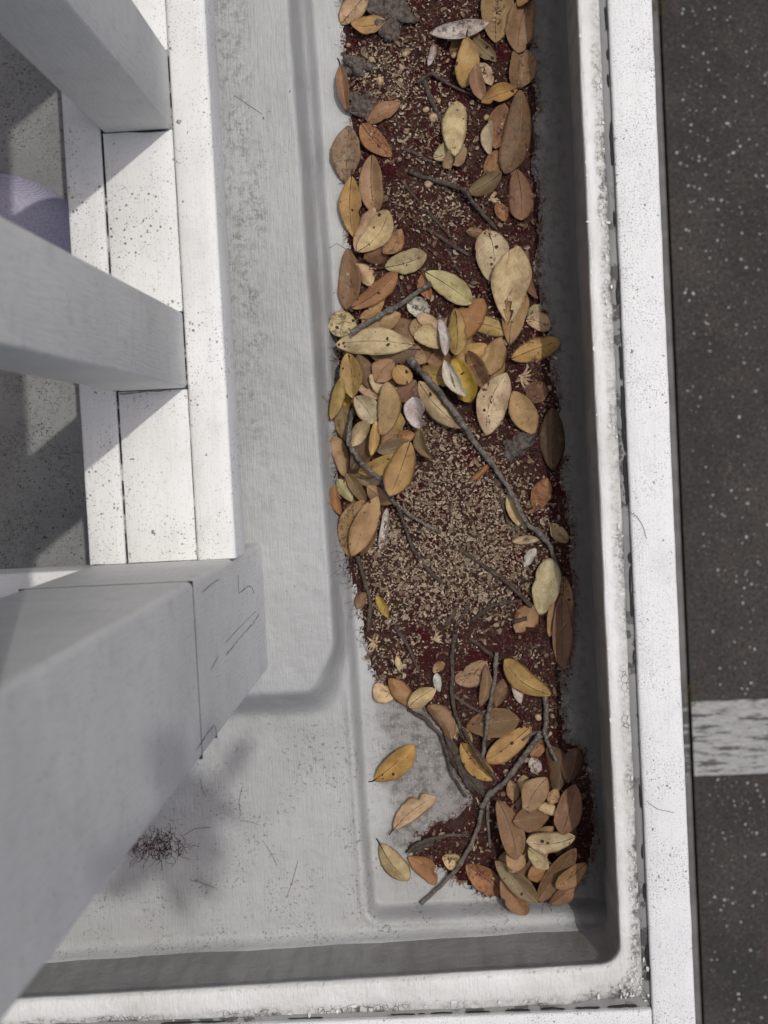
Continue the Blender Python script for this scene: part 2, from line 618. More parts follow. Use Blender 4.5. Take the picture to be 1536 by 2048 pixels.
heightfield('gutter_floor', np.arange(-0.36, 0.1836, 0.0026), np.r_[np.arange(-0.6035, 0.95, 0.0030), np.linspace(0.955, YT0, 60)], M_floor)
heightfield('gutter_floor', np.linspace(-1.8, -0.36, 260), np.arange(-0.634, -0.1770, 0.0040), M_floor)
heightfield('deck', np.linspace(-1.8, -0.36, 130), np.r_[np.arange(-0.1770, 0.95, 0.006), np.linspace(0.96, YT0, 60)], M_deck)

# ------------------------------------------------------------------ parapet
par = empty('parapet_wall', (0.22, 0, 0))
tag(par, 'white painted parapet wall turning a corner round the gutter, thick worn cap', 'wall')
par.matrix_world = Matrix.Identity(4)
YT, XL = 2.2, -1.8


def two_paths(n1=420, nc=14, n2=420):
    """inner lip path and outer groove path, same number of points"""
    r = 0.022
    yc = float(lipY(LIPX))
    I, O = [], []
    for t in np.linspace(0, 1, n1) ** 1.0:
        y = YT + (yc + r - YT) * t
        I.append((LIPX, y))
        O.append((CAPI, YT + (-0.6375 - YT) * t if t > .985 else y))
    for k in range(1, nc):
        a = math.pi / 2 * k / nc
        I.append((LIPX - r + r * math.cos(a), yc + r - r * math.sin(a)))
        O.append((CAPI, -0.6375 + 0.0006 * (nc / 2 - k)) if k < nc / 2 else (CAPI - 0.0006 * (k - nc / 2), -0.6375))
    for t in np.linspace(0, 1, n2):
        x = LIPX - r + (XL - LIPX + r) * t
        I.append((x, float(lipY(x))))
        O.append((x, -0.6375 + 0.004 * t))
    return np.array(I), np.array(O)


IP, OP = two_paths()
SL = np.r_[0, np.cumsum(np.linalg.norm(np.diff(IP, axis=0), axis=1))]


def sweep(name, prof, mat, amp=0.0, seed=0, parent=par):
    """prof: list of (share from lip to groove, extra metres outward, z)"""
    prof = np.array(prof)
    d = OP - IP
    L = np.linalg.norm(d, axis=1)[:, None]
    u = d / L
    V, A = [], []
    for j, (f, e, z) in enumerate(prof):
        isb = np.clip((SL - (YT - float(lipY(LIPX)))) / 0.05, 0, 1)
        fe = np.where(f > 0, np.power(max(f, 1e-6), 1 - 0.55 * isb), 0)[:, None]
        q = IP + d * fe + u * e
        nz = amp * (fbm(SL * 35, np.full_like(SL, j * .45), seed) + 0.6 * fbm(SL * 140, np.full_like(SL, j * .9), seed + 5))
        nx = amp * 0.9 * fbm(SL * 28, np.full_like(SL, 9 + j * .3), seed + 9)
        q = q + u * nx[:, None]
        V.append(np.c_[q, z + nz])
        A.append(np.full(len(IP), f))
    V = np.stack(V, 1)
    me = mesh(name, V.reshape(-1, 3), grid_faces(len(IP), len(prof))[:, ::-1], True, {'across': np.stack(A, 1).ravel()})
    return link(name, me, mat, parent)


def inner_wall():
    V = []
    zs = [ZP - 0.012, ZP - 0.05, ZP - 0.10, ZP - 0.14, ZP - 0.19, ZP - 0.26]
    d = OP - IP
    u = d / np.linalg.norm(d, axis=1)[:, None]
    isb = np.clip((SL - (YT - lipY(LIPX))) / 0.05, 0, 1)
    for j, z in enumerate(zs):
        off = 0.004 + 0.0 * isb
        q = IP + u * (off + 0.0010 * fbm(SL * 22, np.full_like(SL, j * .7), 31))[:, None]
        V.append(np.c_[q, np.full(len(IP), z)])
    V = np.stack(V, 1)
    return link('inner_wall', mesh('inner_wall', V.reshape(-1, 3), grid_faces(len(IP), len(zs))), M_wall, par)


inner_wall()
sweep('coping_bead', [(0.42, 0, ZP - 0.014), (0.05, 0, ZP - 0.013), (0, 0, ZP - 0.010), (0, 0, ZP - 0.0025), (0.015, 0, ZP - 0.0006), (0.06, 0, ZP + 0.0003), (0.18, 0, ZP + 0.0006), (0.28, 0, ZP - 0.0004), (0.38, 0, ZP - 0.001),
                      (0.5, 0, ZP - 0.0018), (0.62, 0, ZP - 0.0022), (0.70, 0, ZP - 0.0026), (0.74, 0, ZP - 0.0036), (0.755, 0, ZP - 0.008)], M_bead, 0.0009, 2)
sweep('groove', [(0.70, 0, ZP - 0.0075), (0.8, 0, ZP - 0.0058), (0.9, 0, ZP - 0.0055), (1.0, 0.002, ZP - 0.0065)], M_groove, 0.0004, 12)


def board(name, x0, x1, y0, y1, z0, z1, mat, parent, axis, seg=240, amp=0.0004, bev=0.003, seed=0):
    """a long board with a softly rounded, slightly uneven top"""
    a0, a1 = (y0, y1) if axis == 'y' else (x0, x1)
    c0, c1 = (x0, x1) if axis == 'y' else (y0, y1)
    s = np.linspace(a0, a1, seg)
    b = bev
    prof = [(c0, z0), (c0, z1 - b), (c0 + b * .3, z1 - b * .3), (c0 + b, z1), ((c0 * 2 + c1) / 3, z1), ((c0 + 2 * c1) / 3, z1), (c1 - b, z1), (c1 - b * .3, z1 - b * .3), (c1, z1 - b), (c1, z0)]
    V = []
    for j, (c, z) in enumerate(prof):
        nz = amp * fbm(s * 26, np.full_like(s, j * .5), seed)
        nc = amp * 1.1 * fbm(s * 33, np.full_like(s, j * .3 + 7), seed + 3)
        V.append(np.c_[c + nc, s, z + nz] if axis == 'y' else np.c_[s, c + nc, z + nz])
    V = np.stack(V, 1)
    n, m = len(s), len(prof)
    fc = [tuple(f) for f in grid_faces(n, m)]
    fc += [tuple((i * m + m - 1, (i + 1) * m + m - 1, (i + 1) * m, i * m)) for i in range(n - 1)]
    fc += [tuple(range(m)), tuple((n - 1) * m + j for j in range(m))[::-1]]
    if axis == 'y':
        fc = [f[::-1] for f in fc]
    me = mesh(name, V.reshape(-1, 3), fc)
    me.set_sharp_from_angle(angle=math.radians(55))
    return link(name, me, mat, parent)


board('cap_board', CAPI + 0.0008, CAPO, -0.70, YT, ZP - 0.035, ZP + 0.002, M_cap, par, 'y', 700, 0.0005, 0.003, 4)
board('cap_board', XL, CAPI - 0.0002, -0.70, -0.6385, ZP - 0.035, ZP + 0.0015, M_capx, par, 'x', 500, 0.0005, 0.003, 8)
link('wall_body', box_mesh('wall_body', LIPX + 0.012, CAPO - 0.006, -0.697, YT, 0.0, ZP - 0.036, 0), M_outer, par)
link('wall_body', box_mesh('wall_body', XL, LIPX + 0.0119, -0.697, -0.641, 0.0, ZP - 0.036, 0), M_outer, par)

# ------------------------------------------------------------------ seams and flaked paint are made after the crack helper
# ------------------------------------------------------------------ balustrade
ral = empty('railing', (-0.28, -0.18, ZN))
ral.matrix_world = Matrix.Identity(4)
tag(ral, 'white painted timber railing with square balusters and a thick corner post', 'railing')
RX0, RX1 = -0.3535, -0.2045
gl = P(206, 300, 1.45)[0]
gr = P(347, 300, 1.45)[0]
PY1 = P(330, 1124, 1.45)[1]
PY0 = P(530, 1343, 1.68)[1]
PX0, PX1 = -0.3545, P(522, 1120, 1.68)[0]
link('rail_core', box_mesh('rail_core', RX0 + 0.004, RX1 - 0.004, PY1, YT, ZR - 0.068, ZR - 0.0028, 0), M_joint, ral)
board('side_strip', RX0, gl - 0.0016, PY1 + 0.0004, YT, ZR - 0.070, ZR, M_rail, ral, 'y', 500, 0.0002, 0.0022, 21)
board('side_strip', gr + 0.0004, RX1, PY1 + 0.0004, YT, ZR - 0.070, ZR + 0.0006, M_rail, ral, 'y', 500, 0.0002, 0.0030, 23)
HZ = CZ - 0.60
bal = [(P(270, 262, 1.45)[1], P(262, 105, 1.45)[1]), (P(310, 779, 1.45)[1], P(300, 627, 1.45)[1])]
step = bal[0][0] - bal[1][0]
bal = [(bal[0][0] + step * k, bal[0][1] + step * k) for k in (3, 2, 1)] + bal
prev = YT
for y0, y1 in bal:
    link('baluster', box_mesh('baluster', gl + 0.0012, gr - 0.0006, y0, y1, ZR - 0.0027, HZ, 0.0028, 2), M_bal, ral)
    board('spacer_block', gl + 0.0006, gr - 0.0002, y1 + 0.0008, prev - 0.0008, ZR - 0.0028, ZR - 0.0004, M_rail, ral, 'y', 60, 0.0002, 0.0012, int(abs(y0) * 100) + 40)
    prev = y0
board('spacer_block', gl + 0.0006, gr - 0.0002, PY1 + 0.0008, prev - 0.0008, ZR - 0.0028, ZR - 0.0004, M_rail, ral, 'y', 60, 0.0002, 0.0012, 77)
# corner post: foot block up to a joint, then the shaft
ZJ = CZ - 1.205
link('post_foot', post_mesh('post_foot', PX0, PX1, PY0, PY1, ZN - 0.012, ZJ - 0.0008, 0.006), M_post, ral)
link('post_joint', box_mesh('post_joint', PX0 - 0.0003, PX1 + 0.0003, PY0 - 0.0003, PY1 + 0.0003, ZJ - 0.0007, ZJ + 0.0006, 0), M_crack, ral)
link('corner_post', post_mesh('corner_post', PX0, PX1, PY0, PY1, ZJ + 0.0007, HZ + 0.10, 0.006), M_post, ral)
# rail that runs on behind the post at right angles
CYM = (PY0 + PY1) / 2
for nm, a, b in (('side_strip', PY1 - 0.0435, PY1 - 0.004), ('side_strip', PY0 + 0.004, PY0 + 0.0435)):
    board(nm, XL, PX0 - 0.0005, a, b, ZR - 0.070, ZR, M_rail_x, ral, 'x', 200, 0.0002, 0.0025, 51)
link('rail_core', box_mesh('rail_core', XL, PX0 - 0.0005, PY0 + 0.0436, PY1 - 0.0436, ZR - 0.068, ZR - 0.001, 0), M_rail_x, ral)
for k in range(1, 5):
    xb = PX0 - 0.19 - (k - 1) * 0.262
    link('baluster', box_mesh('baluster', xb - 0.04, xb + 0.036, CYM - 0.035, CYM + 0.035, ZR - 0.0008, HZ, 0.0028, 2), M_bal, ral)
link('handrail', box_mesh('handrail', RX0 - 0.004, RX1 + 0.015, PY1 + 0.001, YT, HZ + 0.0002, HZ + 0.045, 0.006, 3), M_rail, ral)
link('handrail', box_mesh('handrail', XL, PX0 - 0.001, PY0 - 0.0, PY1 + 0.0, HZ + 0.0002, HZ + 0.045, 0.006, 3), M_rail_x, ral)


def crack(pts3, wid, parent, name='paint_crack', nrm=(1, 0, 0), seed=0):
    """an opened seam: a ragged dark sliver just proud of the paint"""
    p = resample(pts3, 0.003)
    n = np.array(nrm, float)
    t = np.gradient(p, axis=0)
    s = np.cross(t, n)
    s /= np.linalg.norm(s, axis=1)[:, None] + 1e-9
    k = np.arange(len(p))
    wv = wid * (np.clip(0.8 + 0.45 * fbm(k * .3, k * 0, seed), 0.35, 1.25) if name == 'open_seam' else np.clip(0.5 + 0.8 * fbm(k * .35, k * 0, seed), 0.08, 1.2) * .75)
    wv[0] = wv[-1] = wid * .05
    p = p + s * (wid * 0.9 * fbm(k * .22, k * 0 + 3, seed + 4))[:, None]
    lo, hi = p - s * wv[:, None], p + s * wv[:, None]
    V = np.vstack([lo + n * 0.0004, hi + n * 0.0004, lo - n * 0.002, hi - n * 0.002])
    m = len(p)
    fc = []
    for i in range(m - 1):
        fc += [(i, i + 1, m + i + 1, m + i), (2 * m + i, 2 * m + i + 1, i + 1, i), (m + i, m + i + 1, 3 * m + i + 1, 3 * m + i)]
    return link(name, mesh(name, V, fc, False), M_crack if name == 'open_seam' else M_hairline, parent)


def on_x(px, py, X):
    w = CR @ np.array([(px - 768) / F, (1024 - py) / F, -1.0])
    return w * (X / w[0]) + np.array([0, 0, CZ])


for i, (pts, wd) in enumerate([([(452, 1310), (480, 1275), (505, 1248), (518, 1228)], 0.0007), ([(452, 1284), (478, 1256), (512, 1222)], 0.00022),
                               ([(421, 1341), (436, 1313)], 0.0004), ([(476, 1150), (477, 1186)], 0.0007), ([(477, 1187), (486, 1180), (497, 1172), (504, 1175), (508, 1187)], 0.0006),
                               ([(404, 1185), (418, 1172), (438, 1158)], 0.0005), ([(393, 1500), (412, 1470), (428, 1450)], 0.0005), ([(430, 1452), (434, 1476)], 0.0006)]):
    crack([on_x(a, b, PX1) for a, b in pts], wd, ral, seed=i * 7)
for i, (x0, x1) in enumerate([(184, 262), (262, 345), (345, 408), (408, 468)]):
    crack([P(x0, 1129 - i * 2.2, 1.4496), P(x1, 1128 - i * 2.2, 1.4496)], 0.0006, ral, nrm=(0, 0, 1), seed=60 + i)
for (x0, y0, x1, y1) in [(208, 264, 338, 260), (236, 787, 380, 774)]:
    crack([P(x0, y0 + 1.5, 1.4496), P(x1, y1 + 1.5, 1.4496)], 0.0009, ral, nrm=(0, 0, 1), seed=int(y0))

for i, (y0, y1, wd) in enumerate([(10, 60, .0012), (95, 118, .0008), (145, 172, .0012), (240, 330, .0013), (420, 452, .001), (560, 610, .0012), (690, 760, .0014), (770, 905, .002), (910, 1010, .0017), (1105, 1128, .0016), (1132, 1235, .0013), (1300, 1330, .0008), (1570, 1618, .0011), (1690, 1720, .001), (1768, 1802, .0016), (1890, 1962, .0026)]):
    a, b = P(1250, y0, 1.604)[1], P(1250, y1, 1.604)[1]
    crack([(CAPI - 0.0012, a, ZP - 0.0042), (CAPI - 0.0016, (a + b) / 2, ZP - 0.0042), (CAPI - 0.0010, b, ZP - 0.0042)], wd, par, 'open_seam', (0, 0, 1), 300 + i * 5)
for i, (x0, x1, wd) in enumerate([(320, 450, .0015), (575, 645, .0012), (780, 830, .0012), (835, 850, .0011), (860, 905, .0013), (930, 980, .001), (1010, 1060, .0015), (1080, 1130, .0017), (1150, 1200, .0022), (1215, 1275, .0026)]):
    a, b = P(x0, 2014, 1.604)[0], P(x1, 2014, 1.604)[0]
    crack([(a, -0.6362, ZP - 0.0042), ((a + b) / 2, -0.6358, ZP - 0.0042), (b, -0.6364, ZP - 0.0042)], wd * .6, par, 'open_seam', (0, 0, 1), 400 + i * 5)


def paint_flakes():
    V, fc = [], []
    for q in range(190):
        t = rng.random()
        if q < 34:       # the corner, where the paint has lifted most
            x, y = LIPX + rng.uniform(-.004, .030), -0.588 - rng.uniform(-.012, .042)
        elif t < .6:
            x, y = rng.choice([LIPX + rng.uniform(.001, .006), LIPX + rng.uniform(.014, .0235)]), rng.uniform(-.58, .5)
        else:
            x = rng.uniform(-.42, .17)
            y = float(lipY(x)) - rng.choice([rng.uniform(.001, .006), rng.uniform(.022, .036)])
        n = int(rng.integers(5, 8))
        r = rng.uniform(.0005, .0019)
        a0 = rng.random() * 6.28
        lng = rng.uniform(1.0, 2.4)
        b0 = len(V)
        tz = rng.uniform(-.25, .25, 2)
        for lay in (0, 1):
            for j in range(n):
                a = a0 + 6.283 * j / n
                rr = r * (0.7 + .5 * ((j * 7 + q) % 5) / 5)
                dx, dy = math.cos(a) * rr, math.sin(a) * rr
                dx, dy = (dx, dy * lng) if q % 3 else (dx * lng, dy)
                V.append((x + dx, y + dy, ZP + .0005 + lay * .0006 + tz[0] * dx + tz[1] * dy - (.0016 if x > LIPX + .015 else 0)))
        fc.append(tuple(b0 + n + j for j in range(n)))
        fc += [(b0 + j, b0 + (j + 1) % n, b0 + n + (j + 1) % n, b0 + n + j) for j in range(n)]
    o = link('paint_flakes', mesh('paint_flakes', V, fc, False), M_bead, par)
    o['kind'] = 'stuff'


paint_flakes()

# ------------------------------------------------------------------ unseen house wall behind the balcony, added to hold back sky light
hw = empty('added_house_wall', (-1.45, 0, ZF))
hw.matrix_world = Matrix.Identity(4)
tag(hw, 'unseen grey weatherboard house wall added behind the deck to block sky light', 'wall')
M_house = paint('grey_weatherboard_paint', (0.30, 0.29, 0.27), (0.25, 0.24, 0.225), 'y', 0, 0, 0, 0.3)
for k in range(17):
    z0 = ZF + 0.002 + k * 0.18
    b_ = link('weatherboard', box_mesh('weatherboard', -1.50, -1.44 + 0.004 * (k % 2), -3.0, 4.0, z0, z0 + 0.1795, 0.003, 1), M_house, hw)

# ------------------------------------------------------------------ cloth on the deck behind the railing


def cloth_mat():
    g = G('lavender_ribbed_knit')
    p = g.pos()
    wv = g.n('ShaderNodeTexWave', wave_type='BANDS', bands_direction='DIAGONAL')
    g.s(wv.inputs['Vector'], g.pos((0.25, 1, 0.4)))
    wv.inputs['Scale'].default_value = 420
    wv.inputs['Distortion'].default_value = 1.2
    c = g.mix(wv.outputs['Fac'], (0.40, 0.37, 0.47), (0.52, 0.49, 0.58))
    c = g.mix(g.ramp(g.noise(p, 300, 3), 0.4, 0.7), c, (0.36, 0.34, 0.43))
    return g.done(c, 0.9, g.bump(wv.outputs['Fac'], 0.35, 0.001), 0.1)


def cloth():
    c = P(-56, 536, 1.66)
    nu, nv = 40, 72
    V = []
    for i in range(nu):
        th = (math.pi / 2) * i / (nu - 1) * 1.02
        for j in range(nv):
            a = 2 * math.pi * j / nv
            r = 0.127 * math.sin(th) ** 0.7 * (1 + 0.03 * math.sin(3 * a + 1) + 0.012 * math.sin(7 * a + i * .2))
            if math.sin(a) < 0:
                r *= 1 - .45 * math.sin(a) ** 2
            z = 0.10 * math.cos(th) ** 0.8 if th < math.pi / 2 else 0
            z += 0.006 * math.sin(5 * a + 4 * th) * math.sin(th)
            V.append((c[0] + r * math.cos(a), c[1] + r * math.sin(a), ZF - 0.003 + max(z, 0)))
    fc = []
    for i in range(nu - 1):
        for j in range(nv):
            fc.append((i * nv + j, (i + 1) * nv + j, (i + 1) * nv + (j + 1) % nv, i * nv + (j + 1) % nv))
    o = link('cloth_bundle', mesh('cloth_bundle', V, fc), cloth_mat())
    tag(o, 'lavender ribbed fabric bulging on the deck behind the railing', 'cloth')


cloth()

# ------------------------------------------------------------------ an unseen bough high above, added to cast soft shade beside the post


def bough():
    t_ = 3.1
    c = np.array([-0.352, -0.445, ZF]) + np.array(SUN) / SUN.z * t_
    root = empty('added_shade_branch', c)
    tag(root, 'unseen leafy bough added overhead to shade the floor by the corner post', 'branch')
    V, Fc = tube_arrays(np.array([(.02, .01, .02), (-.25, -.08, .06), (-.6, -.16, .10), (-1.1, -.22, .13), (-1.75, -.3, .10)]) * 1.0, np.array([.004, .008, .012, .018, .026]), 7)
    bark = mat_plain('grey_bough_bark', (.12, .10, .085), (.07, .06, .05), 60)
    link('bough', mesh('bough', V, Fc), bark, root)
    gl_ = mat_plain('green_leaf', (.05, .085, .035), (.075, .11, .05), 50, .5, .2)
    u_ = np.linspace(0, 1, 7)
    hw_ = np.sin(u_ * math.pi) ** .7 * .016
    L_ = np.concatenate([np.c_[u_ * .075, -hw_, .004 * np.sin(u_ * 3)], np.c_[u_ * .075, u_ * 0, .004 * np.sin(u_ * 3) - .003], np.c_[u_ * .075, hw_, .004 * np.sin(u_ * 3)]])
    f_ = [(a * 7 + i, a * 7 + i + 1, (a + 1) * 7 + i + 1, (a + 1) * 7 + i) for a in (0, 1) for i in range(6)]
    me = mesh('leaf', L_, f_)
    me.materials.append(gl_)
    for i in range(40):
        o = bpy.data.objects.new('leaf', me)
        COL.objects.link(o)
        o.parent = root
        a, r_ = rng.random() * 6.283, .055 * math.sqrt(rng.random())
        o.location = (r_ * math.cos(a) * .8, r_ * math.sin(a) * 1.15, rng.normal(0, .04))
        o.rotation_euler = (rng.normal(0, .4), rng.normal(0, .4), rng.random() * 6.283)


bough()

# ------------------------------------------------------------------ litter: height map of what already lies in the gutter
RES = 0.0015
hx = np.arange(-0.175, 0.186, RES)
hy = np.arange(-0.62, 0.74, RES)
HXX, HYY = np.meshgrid(hx, hy, indexing='ij')
H = GZ(HXX, HYY)


def hat(x, y):
    i = np.clip(((np.asarray(x) - hx[0]) / RES + .5).astype(int), 0, len(hx) - 1)
    j = np.clip(((np.asarray(y) - hy[0]) / RES + .5).astype(int), 0, len(hy) - 1)
    return H[i, j]


def hset(x, y, z):
    i = ((np.asarray(x) - hx[0]) / RES + .5).astype(int)
    j = ((np.asarray(y) - hy[0]) / RES + .5).astype(int)
    ok = (i >= 0) & (i < len(hx)) & (j >= 0) & (j < len(hy))
    np.maximum.at(H, (i[ok], j[ok]), np.asarray(z)[ok])


def PH(px, py, lift=0.0):
    """a point of the photograph on top of whatever lies there"""
    D = CZ - ZC - 0.01
    for _ in range(4):
        p = P(px, py, D)
        D = CZ - float(hat(p[0], p[1])) - lift
    return P(px, py, D)


MATPOLY = [(680, -190), (684, -80), (686, 60), (684, 130), (690, 215), (702, 262), (692, 330), (704, 420), (690, 480), (702, 540), (690, 620), (676, 700), (670, 830), (676, 960), (690, 1080),
           (698, 1150), (716, 1200), (726, 1262), (740, 1330), (770, 1375), (830, 1395), (872, 1425), (893, 1480), (912, 1545), (944, 1598), (930, 1622), (880, 1640), (835, 1672), (812, 1695), (846, 1722), (890, 1745), (950, 1775),
           (1010, 1790), (1070, 1794), (1115, 1792), (1150, 1778), (1178, 1740), (1186, 1660), (1180, 1560), (1164, 1500), (1130, 1476), (1122, 1400), (1140, 1290), (1146, 1180), (1142, 1060), (1128, 960), (1116, 860), (1108, 740), (1096, 640), (1080, 560), (1078, 430), (1066, 300), (1070, 180), (1056, 60), (1062, -80), (1056, -190)]
MP = np.array([P(a, b, CZ - ZC)[:2] for a, b in MATPOLY])


def poly_sd(px, py, poly):
    d = np.full(px.shape, 9.0)
    inside = np.zeros(px.shape, bool)
    n = len(poly)
    for i in range(n):
        x1, y1 = poly[i]
        x2, y2 = poly[(i + 1) % n]
        ex, ey = x2 - x1, y2 - y1
        t = np.clip(((px - x1) * ex + (py - y1) * ey) / (ex * ex + ey * ey), 0, 1)
        d = np.minimum(d, np.hypot(px - x1 - t * ex, py - y1 - t * ey))
        if y1 != y2:
            c = ((y1 > py) != (y2 > py)) & (px < (x2 - x1) * (py - y1) / (y2 - y1) + x1)
            inside ^= c
    return np.where(inside, d, -d)


SD = poly_sd(HXX, HYY, MP) + 0.009 * fbm(HXX * 45, HYY * 45, 51) + 0.004 * fbm(HXX * 190, HYY * 190, 53)
lump = 0.5 + 0.5 * fbm(HXX * 38, HYY * 38, 61)
MAT = sst(SD / 0.032) * (0.0050 + 0.0070 * lump) + 0.0016 * fbm(HXX * 160, HYY * 160, 71) * np.clip(SD / 0.01, 0, 1)
H0 = H.copy()
MZ = H + MAT
H = np.where(SD > 0, MZ, H)


def litter_mat():
    keep = SD > -0.001
    idx = -np.ones(keep.shape, int)
    sub = np.zeros(keep.shape, bool)
    sub[::2, ::2] = True
    I, J = np.arange(0, len(hx), 2), np.arange(0, len(hy), 2)
    Z = np.where(SD > 0, MZ, H0 - 0.002)[np.ix_(I, J)]
    K = keep[np.ix_(I, J)]
    V = np.stack([HXX[np.ix_(I, J)], HYY[np.ix_(I, J)], Z], -1).reshape(-1, 3)
    fc = grid_faces(len(I), len(J))
    kk = K.ravel()
    fc = fc[kk[fc].any(1)]
    used = np.unique(fc)
    rem = -np.ones(len(V), int)
    rem[used] = np.arange(len(used))
    g = G('dark_red_litter')
    p = g.pos()
    c = g.mix(g.ramp(g.noise(p, 70, 5, 0.7), 0.35, 0.65), (0.032, 0.012, 0.012), (0.065, 0.04, 0.032))
    c = g.mix(g.ramp(g.noise(p, 400, 4, 0.7), 0.5, 0.65), c, (0.11, 0.07, 0.055))
    c = g.mix(g.ramp(g.noise(p, 25, 3), 0.5, 0.66), c, (0.058, 0.010, 0.013))
    m = g.done(c, 0.9, g.bump(g.noise(p, 350, 5, 0.7), 1.0, 0.004), 0.1)
    o = link('litter_mat', mesh('litter_mat', V[used], rem[fc]), m)
    tag(o, 'dark red brown mat of rotting flower litter along the gutter', 'litter', kind='stuff')


litter_mat()

# zones where the pale curled bits dominate (photo pixels: centre, radii)
ZON = [(905, 1075, 175, 175, 1.0), (790, 145, 100, 75, .75), (860, 270, 80, 70, .5), (870, 400, 90, 60, .5), (880, 1250, 130, 50, .4), (780, 1200, 60, 60, .8), (960, 640, 90, 60, .35), (1000, 1010, 90, 110, .5),
       (860, 880, 90, 50, .7), (1075, 780, 40, 60, .4), (790, 1310, 60, 60, .5), (860, 30, 120, 50, .35), (1100, 720, 30, 300, .15), (1060, 1370, 70, 90, .25), (900, 1690, 90, 30, .25)]
ZW = [(P(a, b, CZ - ZC - .008)[:2], c * 1.76 / F, d * 1.76 / F, s) for a, b, c, d, s in ZON]


def pale(x, y):
    v = np.full(np.shape(x), 0.10)
    for (c, rx, ry, s) in ZW:
        q = ((x - c[0]) / rx) ** 2 + ((y - c[1]) / ry) ** 2
        v = np.maximum(v, s * np.clip(1.35 - q * .75, 0, 1))
    return np.clip(v + 0.35 * fbm(x * 55, y * 55, 91) * .8, 0, 1)


def sample_mat(n, edge=0.002):
    out = []
    while len(out) < n:
        x = rng.uniform(hx[0], hx[-1], 4000)
        y = rng.uniform(hy[0], hy[-1], 4000)
        i = ((x - hx[0]) / RES).astype(int)
        j = ((y - hy[0]) / RES).astype(int)
        ok = SD[i, j] > edge
        out += list(zip(x[ok], y[ok]))
    return np.array(out[:n])


def flower_bits():
    """small dry curled sepals and petals: thousands of short bent strips, cupped across"""
    pts = sample_mat(81000, -0.004)
    pl = pale(pts[:, 0], pts[:, 1])
    ok = rng.random(len(pts)) < 0.24 + 0.46 * pl ** 1.3
    pts, pl = pts[ok], pl[ok]
    V, A, B = [], [], []
    ns = 5
    keep = 0
    for (x, y), q in zip(pts, pl):
        isp = rng.random() < 0.06 + q * 0.74
        if not isp and rng.random() < .12:
            continue
        big = rng.random() < .11
        L = rng.uniform(0.0024, 0.0054) * (1.7 if big else 1)
        W = rng.uniform(0.00045, 0.0011) * (1.3 if big else 1)
        husk_ = rng.random() < .035
        if husk_:
            L, W = rng.uniform(.007, .012), rng.uniform(.0013, .0024)
        elif not isp:
            L *= .9
            W *= .8
        flake = rng.random() < .42
        bend = (rng.uniform(.15, 1.0) if flake else rng.uniform(0.8, 2.9)) * rng.choice((-1, 1))
        if flake:
            L *= rng.uniform(.55, .95)
            W *= rng.uniform(1.0, 1.7)
        t = np.linspace(-.5, .5, ns)
        phi = t * bend
        cx = np.sin(phi) / bend * L
        cz = (1 - np.cos(phi)) / bend * L
        tx, tz = np.cos(phi), np.sin(phi)
        # curve lies in a plane that is mostly flat on the litter
        tw = rng.normal(0, .55)
        el = rng.normal(0, .3)
        a = rng.random() * 6.283
        wid = W * np.sqrt(np.clip(1 - (t * 1.9) ** 2, 0.08, 1))
        sx = np.array([-.5, .0, .5])
        # local frame: e1 = (cx, cz) in-plane, width perpendicular (tilted)
        cur = np.stack([cx, cz, np.zeros(ns)], 1)
        nrm = np.stack([-tz, tx, np.zeros(ns)], 1)
        bi = np.array([0, 0, 1.0])
        wd = nrm * math.cos(tw) + bi * math.sin(tw)
        up = np.cross(np.stack([tx, tz, np.zeros(ns)], 1), wd)
        p = cur[:, None] + wd[:, None] * (wid[:, None] * sx[None])[:, :, None] * 2 + up[:, None] * (np.abs(sx) * .7)[None, :, None] * wid[:, None, None]
        p = p.reshape(-1, 3)
        ca, sa, ce, se = math.cos(a), math.sin(a), math.cos(el), math.sin(el)
        p = np.stack([p[:, 0] * ce - p[:, 2] * se, p[:, 1], p[:, 0] * se + p[:, 2] * ce], 1)
        p = np.stack([p[:, 0] * ca - p[:, 1] * sa, p[:, 0] * sa + p[:, 1] * ca, p[:, 2]], 1)
        z0 = float(hat(x, y)) + 0.0001 + rng.random() * 0.0032 - p[:, 2].min() * .55
        V.append(p + (x, y, z0))
        c = (0.55 + 0.45 * rng.random()) if isp else 0.5 * rng.random() ** 1.2
        if husk_:
            c = rng.uniform(.36, .85)
        A.append(np.full(len(p), c))
        keep += 1
    V = np.vstack(V)
    f1 = grid_faces(ns, 3)
    fc = (f1[None] + (np.arange(keep) * ns * 3)[:, None, None]).reshape(-1, 4)
    g = G('dry_flower_bit')
    at = g.n('ShaderNodeAttribute', attribute_name='tone').outputs['Fac']
    cr = g.n('ShaderNodeValToRGB')
    e = cr.color_ramp.elements
    e[0].position, e[0].color = 0.0, (0.05, 0.022, 0.016, 1)
    e[1].position, e[1].color = 1.0, (0.54, 0.455, 0.345, 1)
    for ps, cc in ((0.2, (0.12, 0.035, 0.028, 1)), (0.4, (0.15, 0.095, 0.06, 1)), (0.56, (0.20, 0.145, 0.095, 1)), (0.8, (0.36, 0.29, 0.21, 1))):
        k = e.new(ps)
        k.color = cc
    g.s(cr.inputs[0], at)
    c = g.mix(g.ramp(g.noise(g.pos(), 700, 2), .4, .7), cr.outputs[0], g.mix(0.6, cr.outputs[0], (0.1, 0.06, 0.045)))
    o = link('dried_flower_bits', mesh('dried_flower_bits', V, fc, True, {'tone': np.concatenate(A)}), g.done(c, .75, None, .2))
    tag(o, 'thousands of tiny cream curled dry flower bits', 'flower litter', kind='stuff')


